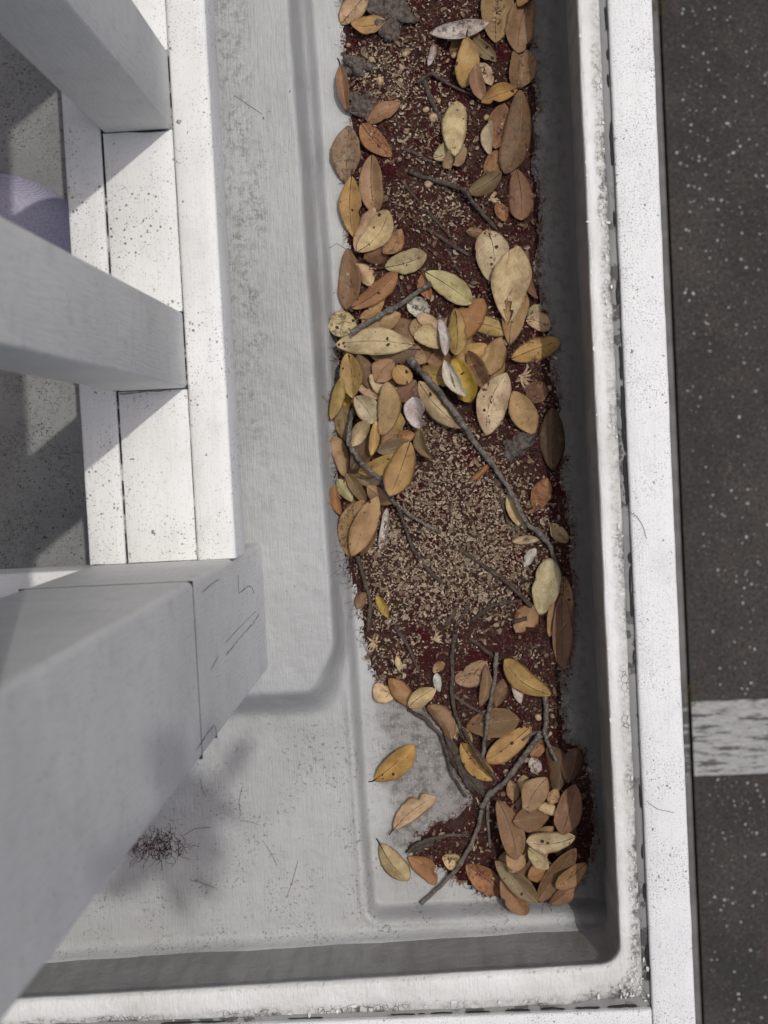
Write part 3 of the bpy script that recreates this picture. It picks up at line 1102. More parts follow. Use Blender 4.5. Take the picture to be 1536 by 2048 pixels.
def threads(name, starts, n_seg, lens, rad, mat, zfun, parent=None, lift=0.003, k=3, seed=1):
    r = np.random.default_rng(seed)
    n = len(starts)
    a = r.random(n) * 6.283
    cur = r.normal(0, 1.0, n)
    L = r.uniform(lens[0], lens[1], n)
    pts = np.zeros((n, n_seg, 3))
    x, y = starts[:, 0].copy(), starts[:, 1].copy()
    up = r.random(n)
    for s in range(n_seg):
        t = s / (n_seg - 1)
        pts[:, s, 0], pts[:, s, 1] = x, y
        pts[:, s, 2] = zfun(x, y) + rad + lift * (up * math.sin(math.pi * t) + 0.25 * up)
        a = a + cur * 0.9 / n_seg * 2 + r.normal(0, .25, n)
        x = x + np.cos(a) * L / n_seg
        y = y + np.sin(a) * L / n_seg
    tg = np.gradient(pts, axis=1)
    tg /= np.linalg.norm(tg, axis=2)[..., None] + 1e-9
    sd_ = np.cross(tg, np.array([.1, .2, .97]))
    sd_ /= np.linalg.norm(sd_, axis=2)[..., None] + 1e-9
    b = np.cross(sd_, tg)
    ang = np.arange(k) * 2 * math.pi / k
    V = pts[:, :, None] + rad * (np.cos(ang)[None, None, :, None] * sd_[:, :, None] + np.sin(ang)[None, None, :, None] * b[:, :, None])
    V = V.reshape(-1, 3)
    f = []
    for s in range(n_seg - 1):
        for j in range(k):
            f.append((s * k + j, s * k + (j + 1) % k, (s + 1) * k + (j + 1) % k, (s + 1) * k + j))
    f = np.array(f)
    fc = (f[None] + (np.arange(n) * n_seg * k)[:, None, None]).reshape(-1, 4)
    tone = np.repeat(r.random(n), n_seg * k)
    return link(name, mesh(name, V, fc, True, {'tone': tone}), mat, parent)


def thread_mat(name, a, b):
    g = G(name)
    at = g.n('ShaderNodeAttribute', attribute_name='tone').outputs['Fac']
    return g.done(g.mix(at, a, b), .6, None, .3)


M_thread = thread_mat('crimson_stamen', (0.05, 0.018, 0.016), (0.155, 0.018, 0.032))
M_hair = thread_mat('dry_brown_stamen', (0.05, 0.03, 0.03), (0.05, 0.03, 0.03))

flower_bits()
pp = sample_mat(21000, -0.0035)
ii = ((pp[:, 0] - hx[0]) / RES).astype(int)
jj = ((pp[:, 1] - hy[0]) / RES).astype(int)
pr = 1.05 - pale(pp[:, 0], pp[:, 1]) * 1.0 + 0.7 * (SD[ii, jj] < 0.012)
pp = pp[rng.random(len(pp)) < np.clip(pr, 0.10, 1)]
o = threads('red_stamens', pp, 6, (0.005, 0.016), 0.0002, M_thread, hat, lift=0.0045, seed=3)
tag(o, 'loose crimson stamen threads matted through the gutter litter', 'stamens', kind='stuff')

# ------------------------------------------------------------------ lumps, buds
M_bud = mat_plain('cream_bud', (0.50, 0.38, 0.24), (0.30, 0.20, 0.12), 260, 0.6, 0.2, 0.001)
M_lint = mat_plain('grey_dust_clump', (0.17, 0.15, 0.135), (0.06, 0.04, 0.035), 190, 0.95, 1.0, 0.005)
M_barkc = mat_plain('dark_bark_crumb', (0.055, 0.042, 0.035), (0.10, 0.08, 0.065), 160, 0.95, 0.9, 0.003)


def blob(name, px, py, rx, ry, rz, mat, label, cat, group=None, rot=0.0, seed=0, sink=.3, rough=.75):
    p = PH(px, py)
    nu, nv = (10, 14) if rough < .2 else (22, 44)
    V = []
    for i in range(nu):
        th = math.pi * i / (nu - 1)
        for j in range(nv):
            a = 2 * math.pi * j / nv
            r = 1 + rough * float(fbm(np.array(math.cos(a) * math.sin(th) * 2.2 + math.cos(th)), np.array(math.sin(a) * math.sin(th) * 2.2), seed, 5))
            x, y = math.sin(th) * math.cos(a) * rx * r, math.sin(th) * math.sin(a) * ry * r
            V.append((x * math.cos(rot) - y * math.sin(rot), x * math.sin(rot) + y * math.cos(rot), math.cos(th) * rz * r))
    fc = []
    for i in range(nu - 1):
        for j in range(nv):
            fc.append((i * nv + j, (i + 1) * nv + j, (i + 1) * nv + (j + 1) % nv, i * nv + (j + 1) % nv))
    o = link(name, mesh(name, V, fc), mat)
    o.location = (p[0], p[1], p[2] + rz * (1 - sink * 2))
    V = np.array(V)
    hset(V[:, 0] + p[0], V[:, 1] + p[1], V[:, 2] + o.location[2])
    tag(o, label, cat, group)
    return o


k = 1.76 / F
blob('dust_clump', 715, 133, 34 * k, 20 * k, .006, M_lint, 'fuzzy dark grey clump on the railing side among cream litter', 'dirt clump', None, -.35, 21)
blob('dust_clump', 778, 18, 46 * k, 48 * k, .007, M_lint, 'broad flat grey clump at the far end of the litter', 'dirt clump', None, 0, 23)
blob('dust_clump', 728, 212, 34 * k, 26 * k, .004, M_lint, 'thin grey crust beside the mottled grey leaf', 'dirt clump', None, .2, 25)
blob('dust_clump', 1036, 890, 36 * k, 22 * k, .005, M_lint, 'pinkish grey clump of lint beside the dark leaf and long twig', 'dirt clump', None, .6, 27)
blob('dust_clump', 930, 1540, 60 * k, 16 * k, .006, M_barkc, 'long dark crumbly clump along the bare patch edge', 'dirt clump', None, -1.1, 29)
blob('dust_clump', 840, 1690, 24 * k, 12 * k, .005, M_barkc, 'small dark bark crumb past the bare patch', 'dirt clump', None, .4, 30)

# ------------------------------------------------------------------ leaves
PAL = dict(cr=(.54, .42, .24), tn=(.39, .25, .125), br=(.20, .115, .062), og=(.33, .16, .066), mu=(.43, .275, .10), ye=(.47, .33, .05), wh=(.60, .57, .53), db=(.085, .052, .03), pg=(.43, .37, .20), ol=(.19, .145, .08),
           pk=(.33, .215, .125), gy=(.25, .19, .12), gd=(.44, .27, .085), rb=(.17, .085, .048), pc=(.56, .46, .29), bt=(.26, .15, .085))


def leaf_mat():
    g = G('dry_leaf')
    oi = g.n('ShaderNodeObjectInfo')
    base = oi.outputs['Color']
    p = g.pos(src='obj')
    off = g.n('ShaderNodeVectorMath', operation='MULTIPLY_ADD')
    g.s(off.inputs[0], p)
    off.inputs[1].default_value = (1, 1, 1)
    cmb = g.n('ShaderNodeCombineXYZ')
    g.s(cmb.inputs[0], g.math('MULTIPLY', oi.outputs['Random'], 37.0))
    g.s(cmb.inputs[1], g.math('MULTIPLY', oi.outputs['Random'], 13.0))
    g.s(off.inputs[2], cmb.outputs[0])
    p = off.outputs[0]
    u = g.n('ShaderNodeAttribute', attribute_name='lu').outputs['Fac']
    v = g.n('ShaderNodeAttribute', attribute_name='lv').outputs['Fac']
    spot = g.n('ShaderNodeAttribute', attribute_name='spot', attribute_type='OBJECT').outputs['Fac']
    mott = g.n('ShaderNodeAttribute', attribute_name='mottle', attribute_type='OBJECT').outputs['Fac']
    av = g.math('ABSOLUTE', v)
    big = g.noise(p, 45, 4, 0.6)
    fine = g.noise(p, 420, 4, 0.65)
    c = g.mix(g.ramp(big, 0.38, 0.70), base, g.mix(0.55, base, (0.17, 0.09, 0.042)))
    c = g.mix(g.math('MULTIPLY', g.ramp(g.noise(p, 130, 5, 0.7), 0.5, 0.7), 0.35), c, (0.15, 0.09, 0.045))
    c = g.mix(g.math('MULTIPLY', g.ramp(big, 0.28, 0.42, 1, 0), 0.35), c, g.mix(0.5, base, (0.6, 0.5, 0.28)))
    c = g.mix(g.math('MULTIPLY', g.ramp(fine, 0.5, 0.72), 0.28), c, (0.10, 0.062, 0.035))
    edge = g.math('MULTIPLY', g.ramp(g.math('ADD', av, g.math('MULTIPLY', big, 0.2)), 0.86, 1.06), 0.5)
    c = g.mix(edge, c, (0.15, 0.075, 0.03))
    # lateral veins
    ph = g.math('MULTIPLY_ADD', u, 78.0, g.math('MULTIPLY', av, -26.0))
    vein = g.ramp(g.math('SINE', ph), 0.86, 1.0)
    c = g.mix(g.math('MULTIPLY', vein, 0.26), c, (0.16, 0.09, 0.045))
    mm = g.math('MULTIPLY', g.ramp(g.noise(p, 170, 4, 0.7), 0.5, 0.6), mott)
    c = g.mix(g.math('MULTIPLY', mm, 0.75), c, (0.085, 0.06, 0.042))
    s = g.math('MULTIPLY', g.specks(p, 150, 0.20, 0.42, 0.4), spot)
    c = g.mix(g.math('MULTIPLY', s, 0.95), c, (0.018, 0.012, 0.01))
    s = g.specks(p, 420, 0.12, 0.4, 0.3)
    c = g.mix(g.math('MULTIPLY', s, 0.6), c, (0.05, 0.032, 0.02))
    nrm = g.bump(vein, 0.25, 0.0006)
    nrm = g.bump(g.noise(p, 240, 3), 0.3, 0.0008, nrm)
    nrm = g.bump(big, 0.3, 0.003, nrm)
    m = g.done(c, 0.62, nrm, 0.28)
    return m


def midrib_mat(dark):
    g = G('leaf_midrib_dark' if dark else 'leaf_midrib_pale')
    base = g.n('ShaderNodeObjectInfo').outputs['Color']
    p = g.pos()
    n = g.noise(p, 95, 4, 0.7)
    if dark:
        c = g.mix(g.ramp(n, 0.42, 0.5), g.mix(0.5, base, (0.16, 0.08, 0.035)), (0.022, 0.014, 0.01))
    else:
        c = g.mix(g.ramp(n, 0.45, 0.6), g.mix(0.45, base, (0.62, 0.46, 0.26)), g.mix(0.6, base, (0.22, 0.11, 0.05)))
    return g.done(c, .6, g.bump(n, .3, .001), .3)


M_leaf, M_mid_d, M_mid_p = leaf_mat(), midrib_mat(True), midrib_mat(False)
M_stalk = mat_plain('dry_leaf_stalk', (0.075, 0.045, 0.03), (0.03, 0.02, 0.015), 200, .7, .4, .001)

HALF = {'ell': (.5, .70), 'obo': (.60, .58), 'ova': (.42, .66), 'rnd': (.52, .52), 'lan': (.48, .85)}


def halfwidth(u, shape):
    pk, ex = HALF[shape]
    a = np.where(u < pk, u / pk, (1 - u) / (1 - pk))
    return np.clip(np.sin(a * math.pi / 2), 0, 1) ** ex


def make_leaf(i, row):
    lay, bx, by, tx, ty, wpx, col, roll, opts, label = row
    r = np.random.default_rng(1000 + i)
    b, t = PH(bx, by), PH(tx, ty)
    d = t - b
    d[2] = 0
    L = np.linalg.norm(d)
    e1 = d / L
    e2 = np.array([-e1[1], e1[0], 0])
    kpx = (CZ - b[2]) / F
    W = wpx * kpx / 2 * 1.03
    roll = roll * (1.55 if r.random() < .68 or 'l' in opts or 'a' in opts else -1.25)
    rr = abs(roll)
    if rr > 0.05:
        W = W / max(0.35, (math.sin(min(rr, 2.2)) / rr if rr < 1.6 else 1 / rr * 1.02))
    shape = 'obo' if 'o' in opts else 'ova' if 'v' in opts else 'rnd' if 'r' in opts else 'lan' if 'l' in opts else 'ell'
    nu, nv = 19, 9
    u = np.linspace(0, 1, nu)
    s = np.linspace(-1, 1, nv)
    hw = halfwidth(np.clip(u, 0.004, 0.996), shape) * W
    if 'b' in opts:          # broken-off tip
        hw = np.maximum(hw, W * .42 * (u > .6)) * np.where(u > .97, .8, 1)
    en = (1 + np.where(s[None] > 0, 1, -1) * r.normal(0, .07)) + 0.09 * fbm(u[:, None] * 5 + 0 * s, np.sign(s)[None] * 3 + 0 * u[:, None], 200 + i) + 0.045 * fbm(u[:, None] * 13 + 0 * s, np.sign(s)[None] * 7 + 0 * u[:, None], 300 + i)
    if 'h' in opts:          # a bite out of one edge
        en = en * (1 - np.where(s[None] > 0, 0.55, 0.05) * np.exp(-((u[:, None] - .72) / .07) ** 2))
    if r.random() < .22:     # worn away along one edge
        en = en * (1 - np.where(s[None] * r.choice((-1, 1)) > 0, r.uniform(.15, .4), 0) * np.exp(-((u[:, None] - r.uniform(.3, .95)) / r.uniform(.04, .1)) ** 2))
    th = s[None] * roll * (0.55 + 0.45 * np.sin(u[:, None] * math.pi))
    if rr > 0.05:
        y = hw[:, None] * en * np.sin(th) / np.where(np.abs(roll) > 0, roll * (0.55 + 0.45 * np.sin(u[:, None] * math.pi)), 1)
        z = hw[:, None] * (1 - np.cos(th)) / (roll * (0.55 + 0.45 * np.sin(u[:, None] * math.pi)))
    else:
        y = hw[:, None] * en * s[None]
        z = 0 * y
    fold = (r.uniform(.08, .28) if r.random() < .6 else r.uniform(.3, .6)) * (1 if roll >= 0 else -1)
    ruf = r.uniform(.0006, .0024)
    z = z + fold * np.abs(y)
    bend = r.normal(0, .55)
    if 'a' in opts:
        bend = -0.9
    if 'c' in opts:
        bend = 1.3
    side = r.normal(0, .06) * L
    x = u * L
    zc = bend * L * ((u - .5) ** 2 - .25) * .5
    yc = side * np.sin(math.pi * u)
    z = z + zc[:, None] + 0.0018 * fbm(u[:, None] * 4 + 0 * s, s[None] * 1.5 + 0 * u[:, None], 400 + i)
    z = z + ruf * s[None] ** 2 * fbm(u[:, None] * 8 + 0 * s, np.sign(s)[None] * 5 + 0 * u[:, None], 600 + i) * 1.6
    tw = r.normal(0, .12)
    z = z + y * tw * (u[:, None] - .5) * 2
    X = np.broadcast_to(x[:, None], y.shape)
    Y = y + yc[:, None]
    # rest it on what lies beneath
    wx = b[0] + X * e1[0] + Y * e2[0]
    wy = b[1] + X * e1[1] + Y * e2[1]
    h = hat(wx, wy)
    A = np.stack([X.ravel() / L, Y.ravel() / L, np.ones(X.size)], 1)
    sol = np.linalg.lstsq(A, h.ravel(), rcond=None)[0]
    lim = .34 * L
    sol[0], sol[1] = np.clip(sol[0], -lim, lim), np.clip(sol[1], -lim, lim)
    sol[1] += r.normal(0, .10) * L
    sol[0] += r.normal(0, .05) * L
    pl = (A[:, 0] * sol[0] + A[:, 1] * sol[1]).reshape(X.shape)
    gap = h - (pl + z)
    # drape a little: leaf follows what it lies on
    z0 = np.quantile(gap, .95) + 0.0014
    zz = pl + z + z0
    zz = np.maximum(zz, h + 0.0003)
    zz[1:-1] = (zz[:-2] + 2 * zz[1:-1] + zz[2:]) / 4
    zz = np.maximum(zz, h + 0.0002)
    top = np.stack([wx, wy, zz], -1)
    # thickness
    th_ = 0.00045
    nrm = np.cross(np.gradient(top, axis=0), np.gradient(top, axis=1))
    nrm /= np.linalg.norm(nrm, axis=2)[..., None] + 1e-12
    nrm *= np.sign(nrm[..., 2:3] + 1e-9)
    bot = top - nrm * th_
    o3 = np.array([b[0], b[1], float(zz[0, nv // 2])])
    V = np.vstack([top.reshape(-1, 3), bot.reshape(-1, 3)]) - o3
    f1 = grid_faces(nu, nv)[:, ::1]
    N = nu * nv
    ring = [j for j in range(nv)] + [q * nv + nv - 1 for q in range(1, nu)] + [(nu - 1) * nv + j for j in range(nv - 2, -1, -1)] + [q * nv for q in range(nu - 2, 0, -1)]
    rf = np.array([(ring[q], ring[(q + 1) % len(ring)], ring[(q + 1) % len(ring)] + N, ring[q] + N) for q in range(len(ring))])
    fc = np.vstack([f1, f1[:, ::-1] + N, rf])
    if 'n' in opts:          # torn notch at the tip: drop the middle faces
        um = np.repeat(np.arange(nu - 1), nv - 1)
        vm = np.tile(np.arange(nv - 1), nu - 1)
        tip = um / (nu - 1)
        dead = (np.abs(vm - (nv - 2) / 2) < (tip - .62) * 7.5)
        keep = ~dead
        fc = np.vstack([f1[keep], (f1[:, ::-1] + N)[keep], rf])
    lu = np.tile(np.repeat(u, nv), 2)
    lv = np.tile(np.tile(s, nu), 2)
    me = mesh('fallen_leaf', V, fc, True, {'lu': lu, 'lv': lv})
    o = link('fallen_leaf', me, M_leaf)
    o.location = o3
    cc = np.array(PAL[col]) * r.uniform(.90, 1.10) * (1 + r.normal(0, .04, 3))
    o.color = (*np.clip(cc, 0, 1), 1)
    o['spot'] = 1.0 if 's' in opts else 0.25
    o['mottle'] = 1.0 if 't' in opts else (0.35 if col in ('br', 'db', 'bt', 'gy', 'rb') else 0.06)
    tag(o, label, 'leaf', 'fallen leaves in the gutter')
    # midrib
    mid = top[:, nv // 2] - o3
    rad = np.interp(u, [0, .15, 1], [.0010, .0007, .0003]) * (1.0 if L > .04 else .7) * (1.0 if 'm' in opts else 0.6)
    lift = 0.00012 if 'p' not in opts else 0.0003
    hi = int(nu * (.72 if 'n' in opts else .93))
    MV, MF = tube_arrays(mid[:hi] + (0, 0, lift), rad[:hi] * .62, 5)
    mo = link('midrib', mesh('midrib', MV, MF), M_mid_d if 'm' in opts else M_mid_p, o)
    mo.color = o.color
    if 'k' in opts:
        sl = r.uniform(.006, .011)
        q = np.linspace(0, 1, 5)
        bd = r.normal(0, .35)
        dirv = -(mid[1] - mid[0]) / np.linalg.norm(mid[1] - mid[0])
        sp = mid[0] + np.outer(q, dirv) * sl + np.outer(q ** 2, np.r_[e2[:2], 0]) * bd * sl
        hz = hat(sp[:, 0] + o3[0], sp[:, 1] + o3[1]) - o3[2]
        sp[:, 2] = np.maximum(sp[:, 2], hz + .0006)
        MV, MF = tube_arrays(sp, np.linspace(.0011, .0007, 5), 6)
        link('stalk', mesh('stalk', MV, MF), M_stalk, o)
    uu = np.linspace(0, nu - 1, 60)
    vv = np.linspace(0, nv - 1, 26)
    ui, vi = np.meshgrid(uu.round().astype(int), vv.round().astype(int), indexing='ij')
    # dense points by bilinear interpolation
    u0, v0 = np.floor(uu).astype(int).clip(0, nu - 2), np.floor(vv).astype(int).clip(0, nv - 2)
    fu, fv = (uu - u0)[:, None, None], (vv - v0)[None, :, None]
    q = top[u0][:, v0] * (1 - fu) * (1 - fv) + top[u0 + 1][:, v0] * fu * (1 - fv) + top[u0][:, v0 + 1] * (1 - fu) * fv + top[u0 + 1][:, v0 + 1] * fu * fv
    q = q.reshape(-1, 3)
    hset(q[:, 0], q[:, 1], q[:, 2])


# layer, base px, tip px, width px, colour, cross curl, options, label
LEAVES = [
    # far end
    (1, 682, 49, 737, -14, 46, 'cr', .3, 'mv', 'cream leaf with dark midrib at the far end, railing side, over a yellow one'),
    (0, 771, 45, 703, 53, 36, 'mu', .3, 'mk', 'yellow tan leaf half under the cream leaf at the far end'),
    (2, 858, 68, 978, 46, 36, 'wh', .9, 'lat', 'long grey white curled leaf with a dark hole at the far end'),
    (1, 991, 88, 1001, -30, 62, 'tn', .25, 'mko', 'large tan leaf with dark midrib at the far end, pointing to its stalk'),
    (1, 1060, -8, 1036, 107, 56, 'bt', .3, 'mo', 'brown tan leaf against the parapet at the far end'),
    (2, 1035, 14, 1070, -18, 30, 'mu', .4, 'm', 'small golden leaf scrap topmost at the far end by the parapet'),
    (0, 900, 108, 950, 48, 50, 'br', .4, 'p', 'brown leaf under the curled grey white one'),
    (2, 933, 84, 926, 178, 44, 'mu', .35, 'osk', 'mustard leaf blotched brown, hanging below the grey white curl'),
    (1, 942, 78, 993, 124, 28, 'ol', .9, 'ms', 'olive brown curled leaf beside the blotched mustard leaf'),
    (1, 952, 118, 984, 172, 28, 'pc', .5, 's', 'pale cream spotted leaf between the mustard and pinkish leaves'),
    (2, 966, 206, 952, 128, 28, 'pk', .5, 'v', 'narrow pinkish tan leaf below the spotted cream leaf'),
    (0, 1040, 96, 1030, 178, 54, 'bt', .4, 'tr', 'dusty brown leaf covered in fine threads near the parapet'),
    (3, 1035, 177, 962, 209, 32, 'gd', .6, 'kmsh', 'golden orange leaf with ragged dark edge at the big brown leaf base'),
    (2, 1040, 188, 1010, 350, 60, 'br', .35, 'pto', 'largest dark brown leaf, pale midrib, leaning on the parapet at the far end'),
    (1, 1008, 208, 990, 300, 46, 'bt', .3, 'p', 'tan brown leaf under the largest dark brown leaf'),
    (1, 982, 244, 980, 312, 22, 'pc', .7, 's', 'slim pale yellow leaf beside the largest dark brown leaf'),
    (1, 996, 300, 970, 350, 36, 'og', .3, 't', 'rusty leaf stump under the largest dark brown leaf tip'),
    (2, 909, 314, 913, 203, 50, 'cr', .3, 'osk', 'oval yellow cream leaf with black spots in the middle of the litter'),
    (1, 866, 317, 928, 290, 38, 'pc', .4, 'm', 'pale cream leaf crossing under the spotted oval leaf'),
    (1, 932, 300, 886, 338, 34, 'pk', .3, 'h', 'pale pink leaf scrap under the spotted oval leaf'),
    (1, 801, 208, 734, 248, 34, 'bt', .35, 'k', 'dull brown leaf touching the bright orange leaf, its stalk inward'),
    (2, 722, 248, 784, 314, 40, 'og', .35, 'mv', 'bright orange brown leaf near the mottled grey leaf'),
    (1, 698, 252, 690, 368, 54, 'gy', .2, 'tm', 'grey tan leaf with dark mottling flat on the gutter edge'),
    (1, 680, 130, 693, 222, 24, 'bt', .5, 'k', 'narrow brown leaf standing along the gutter edge at the far end'),
    (1, 744, 312, 750, 428, 46, 'pk', .3, 'mo', 'dull pinkish tan leaf beside the yellow spindle leaf'),
    (2, 868, 90, 856, 133, 14, 'wh', 1.2, 'l', 'tiny curled white petal below the grey white leaf'),
    # second stretch
    (2, 704, 352, 706, 474, 44, 'mu', .4, 'mskl', 'yellow spindle shaped leaf with dark midrib on the gutter edge'),
    (2, 717, 508, 778, 424, 48, 'cr', .5, 'mso', 'cream leaf folded beside another cream one, upper of the pair'),
    (1, 713, 506, 750, 420, 36, 'cr', .3, 'o', 'cream leaf tucked under the upper leaf of the cream pair'),
    (1, 766, 508, 804, 460, 40, 'og', .3, 't', 'dusty orange brown leaf next to the cream pair'),
    (1, 696, 498, 694, 620, 44, 'br', .25, 'po', 'dark brown leaf with pale midrib on the gutter edge below the cream pair'),
    (2, 705, 620, 795, 546, 42, 'og', .3, 'mso', 'orange tan leaf slanting with a spotted dark midrib'),
    (0, 712, 530, 744, 574, 34, 'cr', .3, 's', 'cream leaf mostly hidden under the slanting orange tan leaf'),
    (0, 728, 518, 778, 498, 42, 'rb', .2, 't', 'dark red brown leaf under the cream pair'),
    (0, 720, 640, 770, 598, 22, 'tn', .6, 'l', 'sliver of tan leaf under the stub twig'),
    (2, 770, 536, 853, 510, 44, 'pg', .25, 'mko', 'yellow green oval leaf with broken dark midrib'),
    (2, 851, 546, 944, 606, 48, 'pg', .3, 'mko', 'pale green leaf lying by the tip of the stub twig'),
    (1, 848, 545, 860, 600, 26, 'og', .6, 's', 'small orange leaf under the pale green leaf'),
    (2, 976, 458, 982, 564, 64, 'pc', .3, 'msv', 'broad pale cream diamond shaped leaf with dark midrib'),
    (1, 967, 468, 932, 464, 22, 'bt', .4, 'm', 'tiny brown leaf above the cream diamond leaf'),
    (1, 1002, 350, 936, 392, 36, 'ol', .9, 'cm', 'olive leaf curled into an arc beside the pleated brown leaf'),
    (2, 1032, 345, 1040, 444, 52, 'bt', .5, 'mo', 'pleated brown leaf with dark lines on the parapet side'),
    (1, 994, 404, 1010, 444, 24, 'og', .5, 't', 'small rusty leaf beside the pleated brown leaf'),
    (2, 1036, 494, 1016, 646, 72, 'cr', .25, 'nsv', 'largest cream tan leaf with a torn notch at its end'),
    (1, 1018, 690, 1050, 556, 46, 'tn', .3, 'mk', 'pinkish tan leaf under the notched cream leaf'),
    (1, 1054, 500, 1072, 600, 26, 'rb', .5, 'p', 'dark brown leaf on edge behind the notched cream leaf'),
    (1, 1054, 628, 1082, 612, 24, 'pg', .2, 'b', 'pale green leaf scrap against the parapet side'),
    (2, 1052, 638, 1100, 656, 36, 'cr', .4, 'mso', 'small round cream leaf above the olive yellow leaf'),
    (3, 1022, 719, 1120, 682, 46, 'mu', .35, 'mo', 'olive yellow leaf half in the parapet shadow'),
    # crowded middle
    (2, 714, 652, 657, 652, 52, 'cr', .3, 'srt', 'round cream leaf with brown scars on the gutter edge'),
    (2, 826, 690, 674, 693, 56, 'cr', .3, 'msk', 'longest cream leaf in the crowd with thick dark midrib and stalk'),
    (1, 836, 702, 742, 714, 54, 'gy', .3, 'msk', 'dull grey tan leaf under the longest cream leaf'),
    (1, 738, 664, 802, 630, 38, 'tn', .3, 'p', 'orange tan leaf behind the stub twig and long cream leaf'),
    (0, 790, 640, 822, 690, 52, 'br', .2, 'to', 'brown leaf at the back of the crowd beside the orange tan one'),
    (2, 698, 708, 708, 798, 42, 'mu', .45, 'ms', 'mustard leaf standing below the longest cream leaf'),
    (1, 718, 712, 738, 776, 34, 'rb', .4, 'p', 'reddish brown leaf beside the standing mustard leaf'),
    (2, 664, 840, 684, 754, 30, 'mu', .6, 's', 'mustard leaf on edge along the gutter edge'),
    (1, 697, 826, 686, 764, 24, 'ye', .6, 's', 'slim yellow leaf between two mustard leaves'),
    (1, 682, 806, 692, 884, 34, 'pk', .4, 't', 'pinkish leaf mottled brown under the lichen twig'),
    (2, 710, 793, 750, 848, 44, 'pc', .5, 'ms', 'small pale cream leaf with thick black midrib marks'),
    (3, 764, 872, 774, 764, 46, 'tn', .5, 'pok', 'tall tan gold leaf with rounded grey top in the crowd'),
    (2, 752, 764, 786, 720, 46, 'pk', .3, 'm', 'greyish pink leaf tip under the dull grey tan leaf'),
    (2, 790, 732, 820, 766, 36, 'mu', .5, 'mso', 'mustard leaf with a black hole beside the long twig'),
    (1, 740, 752, 800, 778, 40, 'cr', .4, 'v', 'cream yellow leaf beneath the mustard leaf with the hole'),
    (2, 920, 751, 842, 740, 42, 'mu', .5, 'msk', 'mustard leaf with dark stalk crossing the white curled leaf'),
    (2, 908, 716, 940, 806, 42, 'ye', .8, 'ao', 'bright yellow leaf bowed behind the white curled leaf'),
    (3, 888, 722, 932, 794, 28, 'wh', .9, 'l', 'white curled leaf underside beside the bright yellow leaf'),
    (2, 838, 766, 926, 856, 52, 'cr', .4, 'ms', 'large cream leaf crossed by the long twig'),
    (1, 866, 776, 912, 846, 34, 'pk', .4, 's', 'pinkish leaf behind the large cream leaf and long twig'),
    (1, 832, 764, 796, 800, 52, 'rb', .5, 't', 'crumpled red brown leaf beside the tall tan gold leaf'),
    (2, 826, 794, 842, 858, 38, 'wh', .9, 'hv', 'torn white leaf above the pale curled litter'),
    (3, 1012, 746, 972, 870, 62, 'pc', .3, 'msk', 'large pale oval leaf with black broken midrib right of the twig'),
    (2, 1026, 782, 1068, 868, 50, 'tn', .3, 'p', 'tan leaf with pale midrib beside the large pale oval leaf'),
    (1, 1060, 806, 1088, 766, 42, 'rb', .4, 't', 'reddish brown leaf near the parapet above the dark leaf'),
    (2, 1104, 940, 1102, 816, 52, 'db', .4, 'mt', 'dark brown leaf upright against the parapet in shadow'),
    (1, 1000, 676, 974, 750, 50, 'tn', .2, 'ob', 'broad tan pink leaf under the tan and oval leaves'),
    (1, 936, 703, 972, 782, 34, 'rb', .5, 'mt', 'pinkish brown ribbed leaf beside the bright yellow leaf'),
    (0, 1008, 722, 984, 764, 34, 'tn', .3, 'b', 'tan scrap under the stalk of the pale oval leaf'),
    (2, 910, 622, 912, 712, 40, 'mu', .5, 'mo', 'brown mustard leaf standing beside the white strip'),
    (1, 906, 690, 966, 600, 56, 'og', .25, 'psho', 'large orange brown leaf with pale midrib and bitten edge'),
    (3, 880, 640, 891, 714, 20, 'wh', 1.2, 'l', 'narrow white rolled leaf strip in the crowd'),
    (1, 816, 602, 858, 628, 36, 'wh', .7, 'rt', 'crumpled whitish leaf scrap above the crowd'),
    (1, 834, 634, 878, 656, 28, 'cr', .4, 'v', 'cream leaf edge beside the white rolled strip'),
    (1, 828, 668, 886, 692, 46, 'cr', .3, 'rs', 'broad pale leaf crossed by red threads behind the white strip'),
    (0, 840, 640, 826, 672, 34, 'pk', .3, 't', 'pinkish leaf bit behind the broad pale leaf'),
    (2, 690, 952, 668, 872, 34, 'tn', .4, 'pok', 'tan leaf with pale midrib lying along the gutter edge'),
    (2, 708, 892, 738, 842, 34, 'cr', .9, 'c', 'cream leaf curled over like a tongue behind the lichen twig'),
    (1, 706, 938, 752, 852, 42, 'db', .3, 't', 'dark brown leaf under the tongue shaped cream leaf'),
    (2, 743, 912, 752, 840, 18, 'mu', 1.0, 'l', 'thin yellow leaf seen on edge beside the tall tan gold leaf'),
    (1, 798, 868, 758, 892, 30, 'pk', .4, 'ms', 'small pink tan leaf with black midrib'),
    (1, 830, 868, 796, 880, 22, 'og', .7, 't', 'orange brown leaf scrap above the olive gold leaf'),
    (1, 822, 884, 756, 902, 32, 'ol', .4, 's', 'brownish olive leaf behind the olive gold leaf'),
    (2, 718, 944, 790, 908, 34, 'mu', .4, 's', 'yellow leaf crossed by the lichen twig'),
    (3, 822, 884, 782, 990, 54, 'mu', .4, 'mo', 'broad olive gold leaf with straight midrib beside the pale litter'),
    (1, 706, 954, 776, 944, 38, 'cr', .3, 'mk', 'cream yellow leaf under the lichen twig'),
    (2, 838, 858, 862, 916, 22, 'ol', .9, 'v', 'small dark olive leaf below the torn white leaf'),
    (1, 676, 958, 706, 1002, 28, 'pg', .4, 'v', 'yellow olive leaf on the gutter edge below the tan leaf'),
    (2, 692, 946, 734, 1008, 24, 'ol', .5, 'v', 'dark olive leaf lying over the yellow olive leaf'),
    (1, 671, 968, 684, 1028, 18, 'og', .8, 's', 'orange leaf on edge along the gutter edge'),
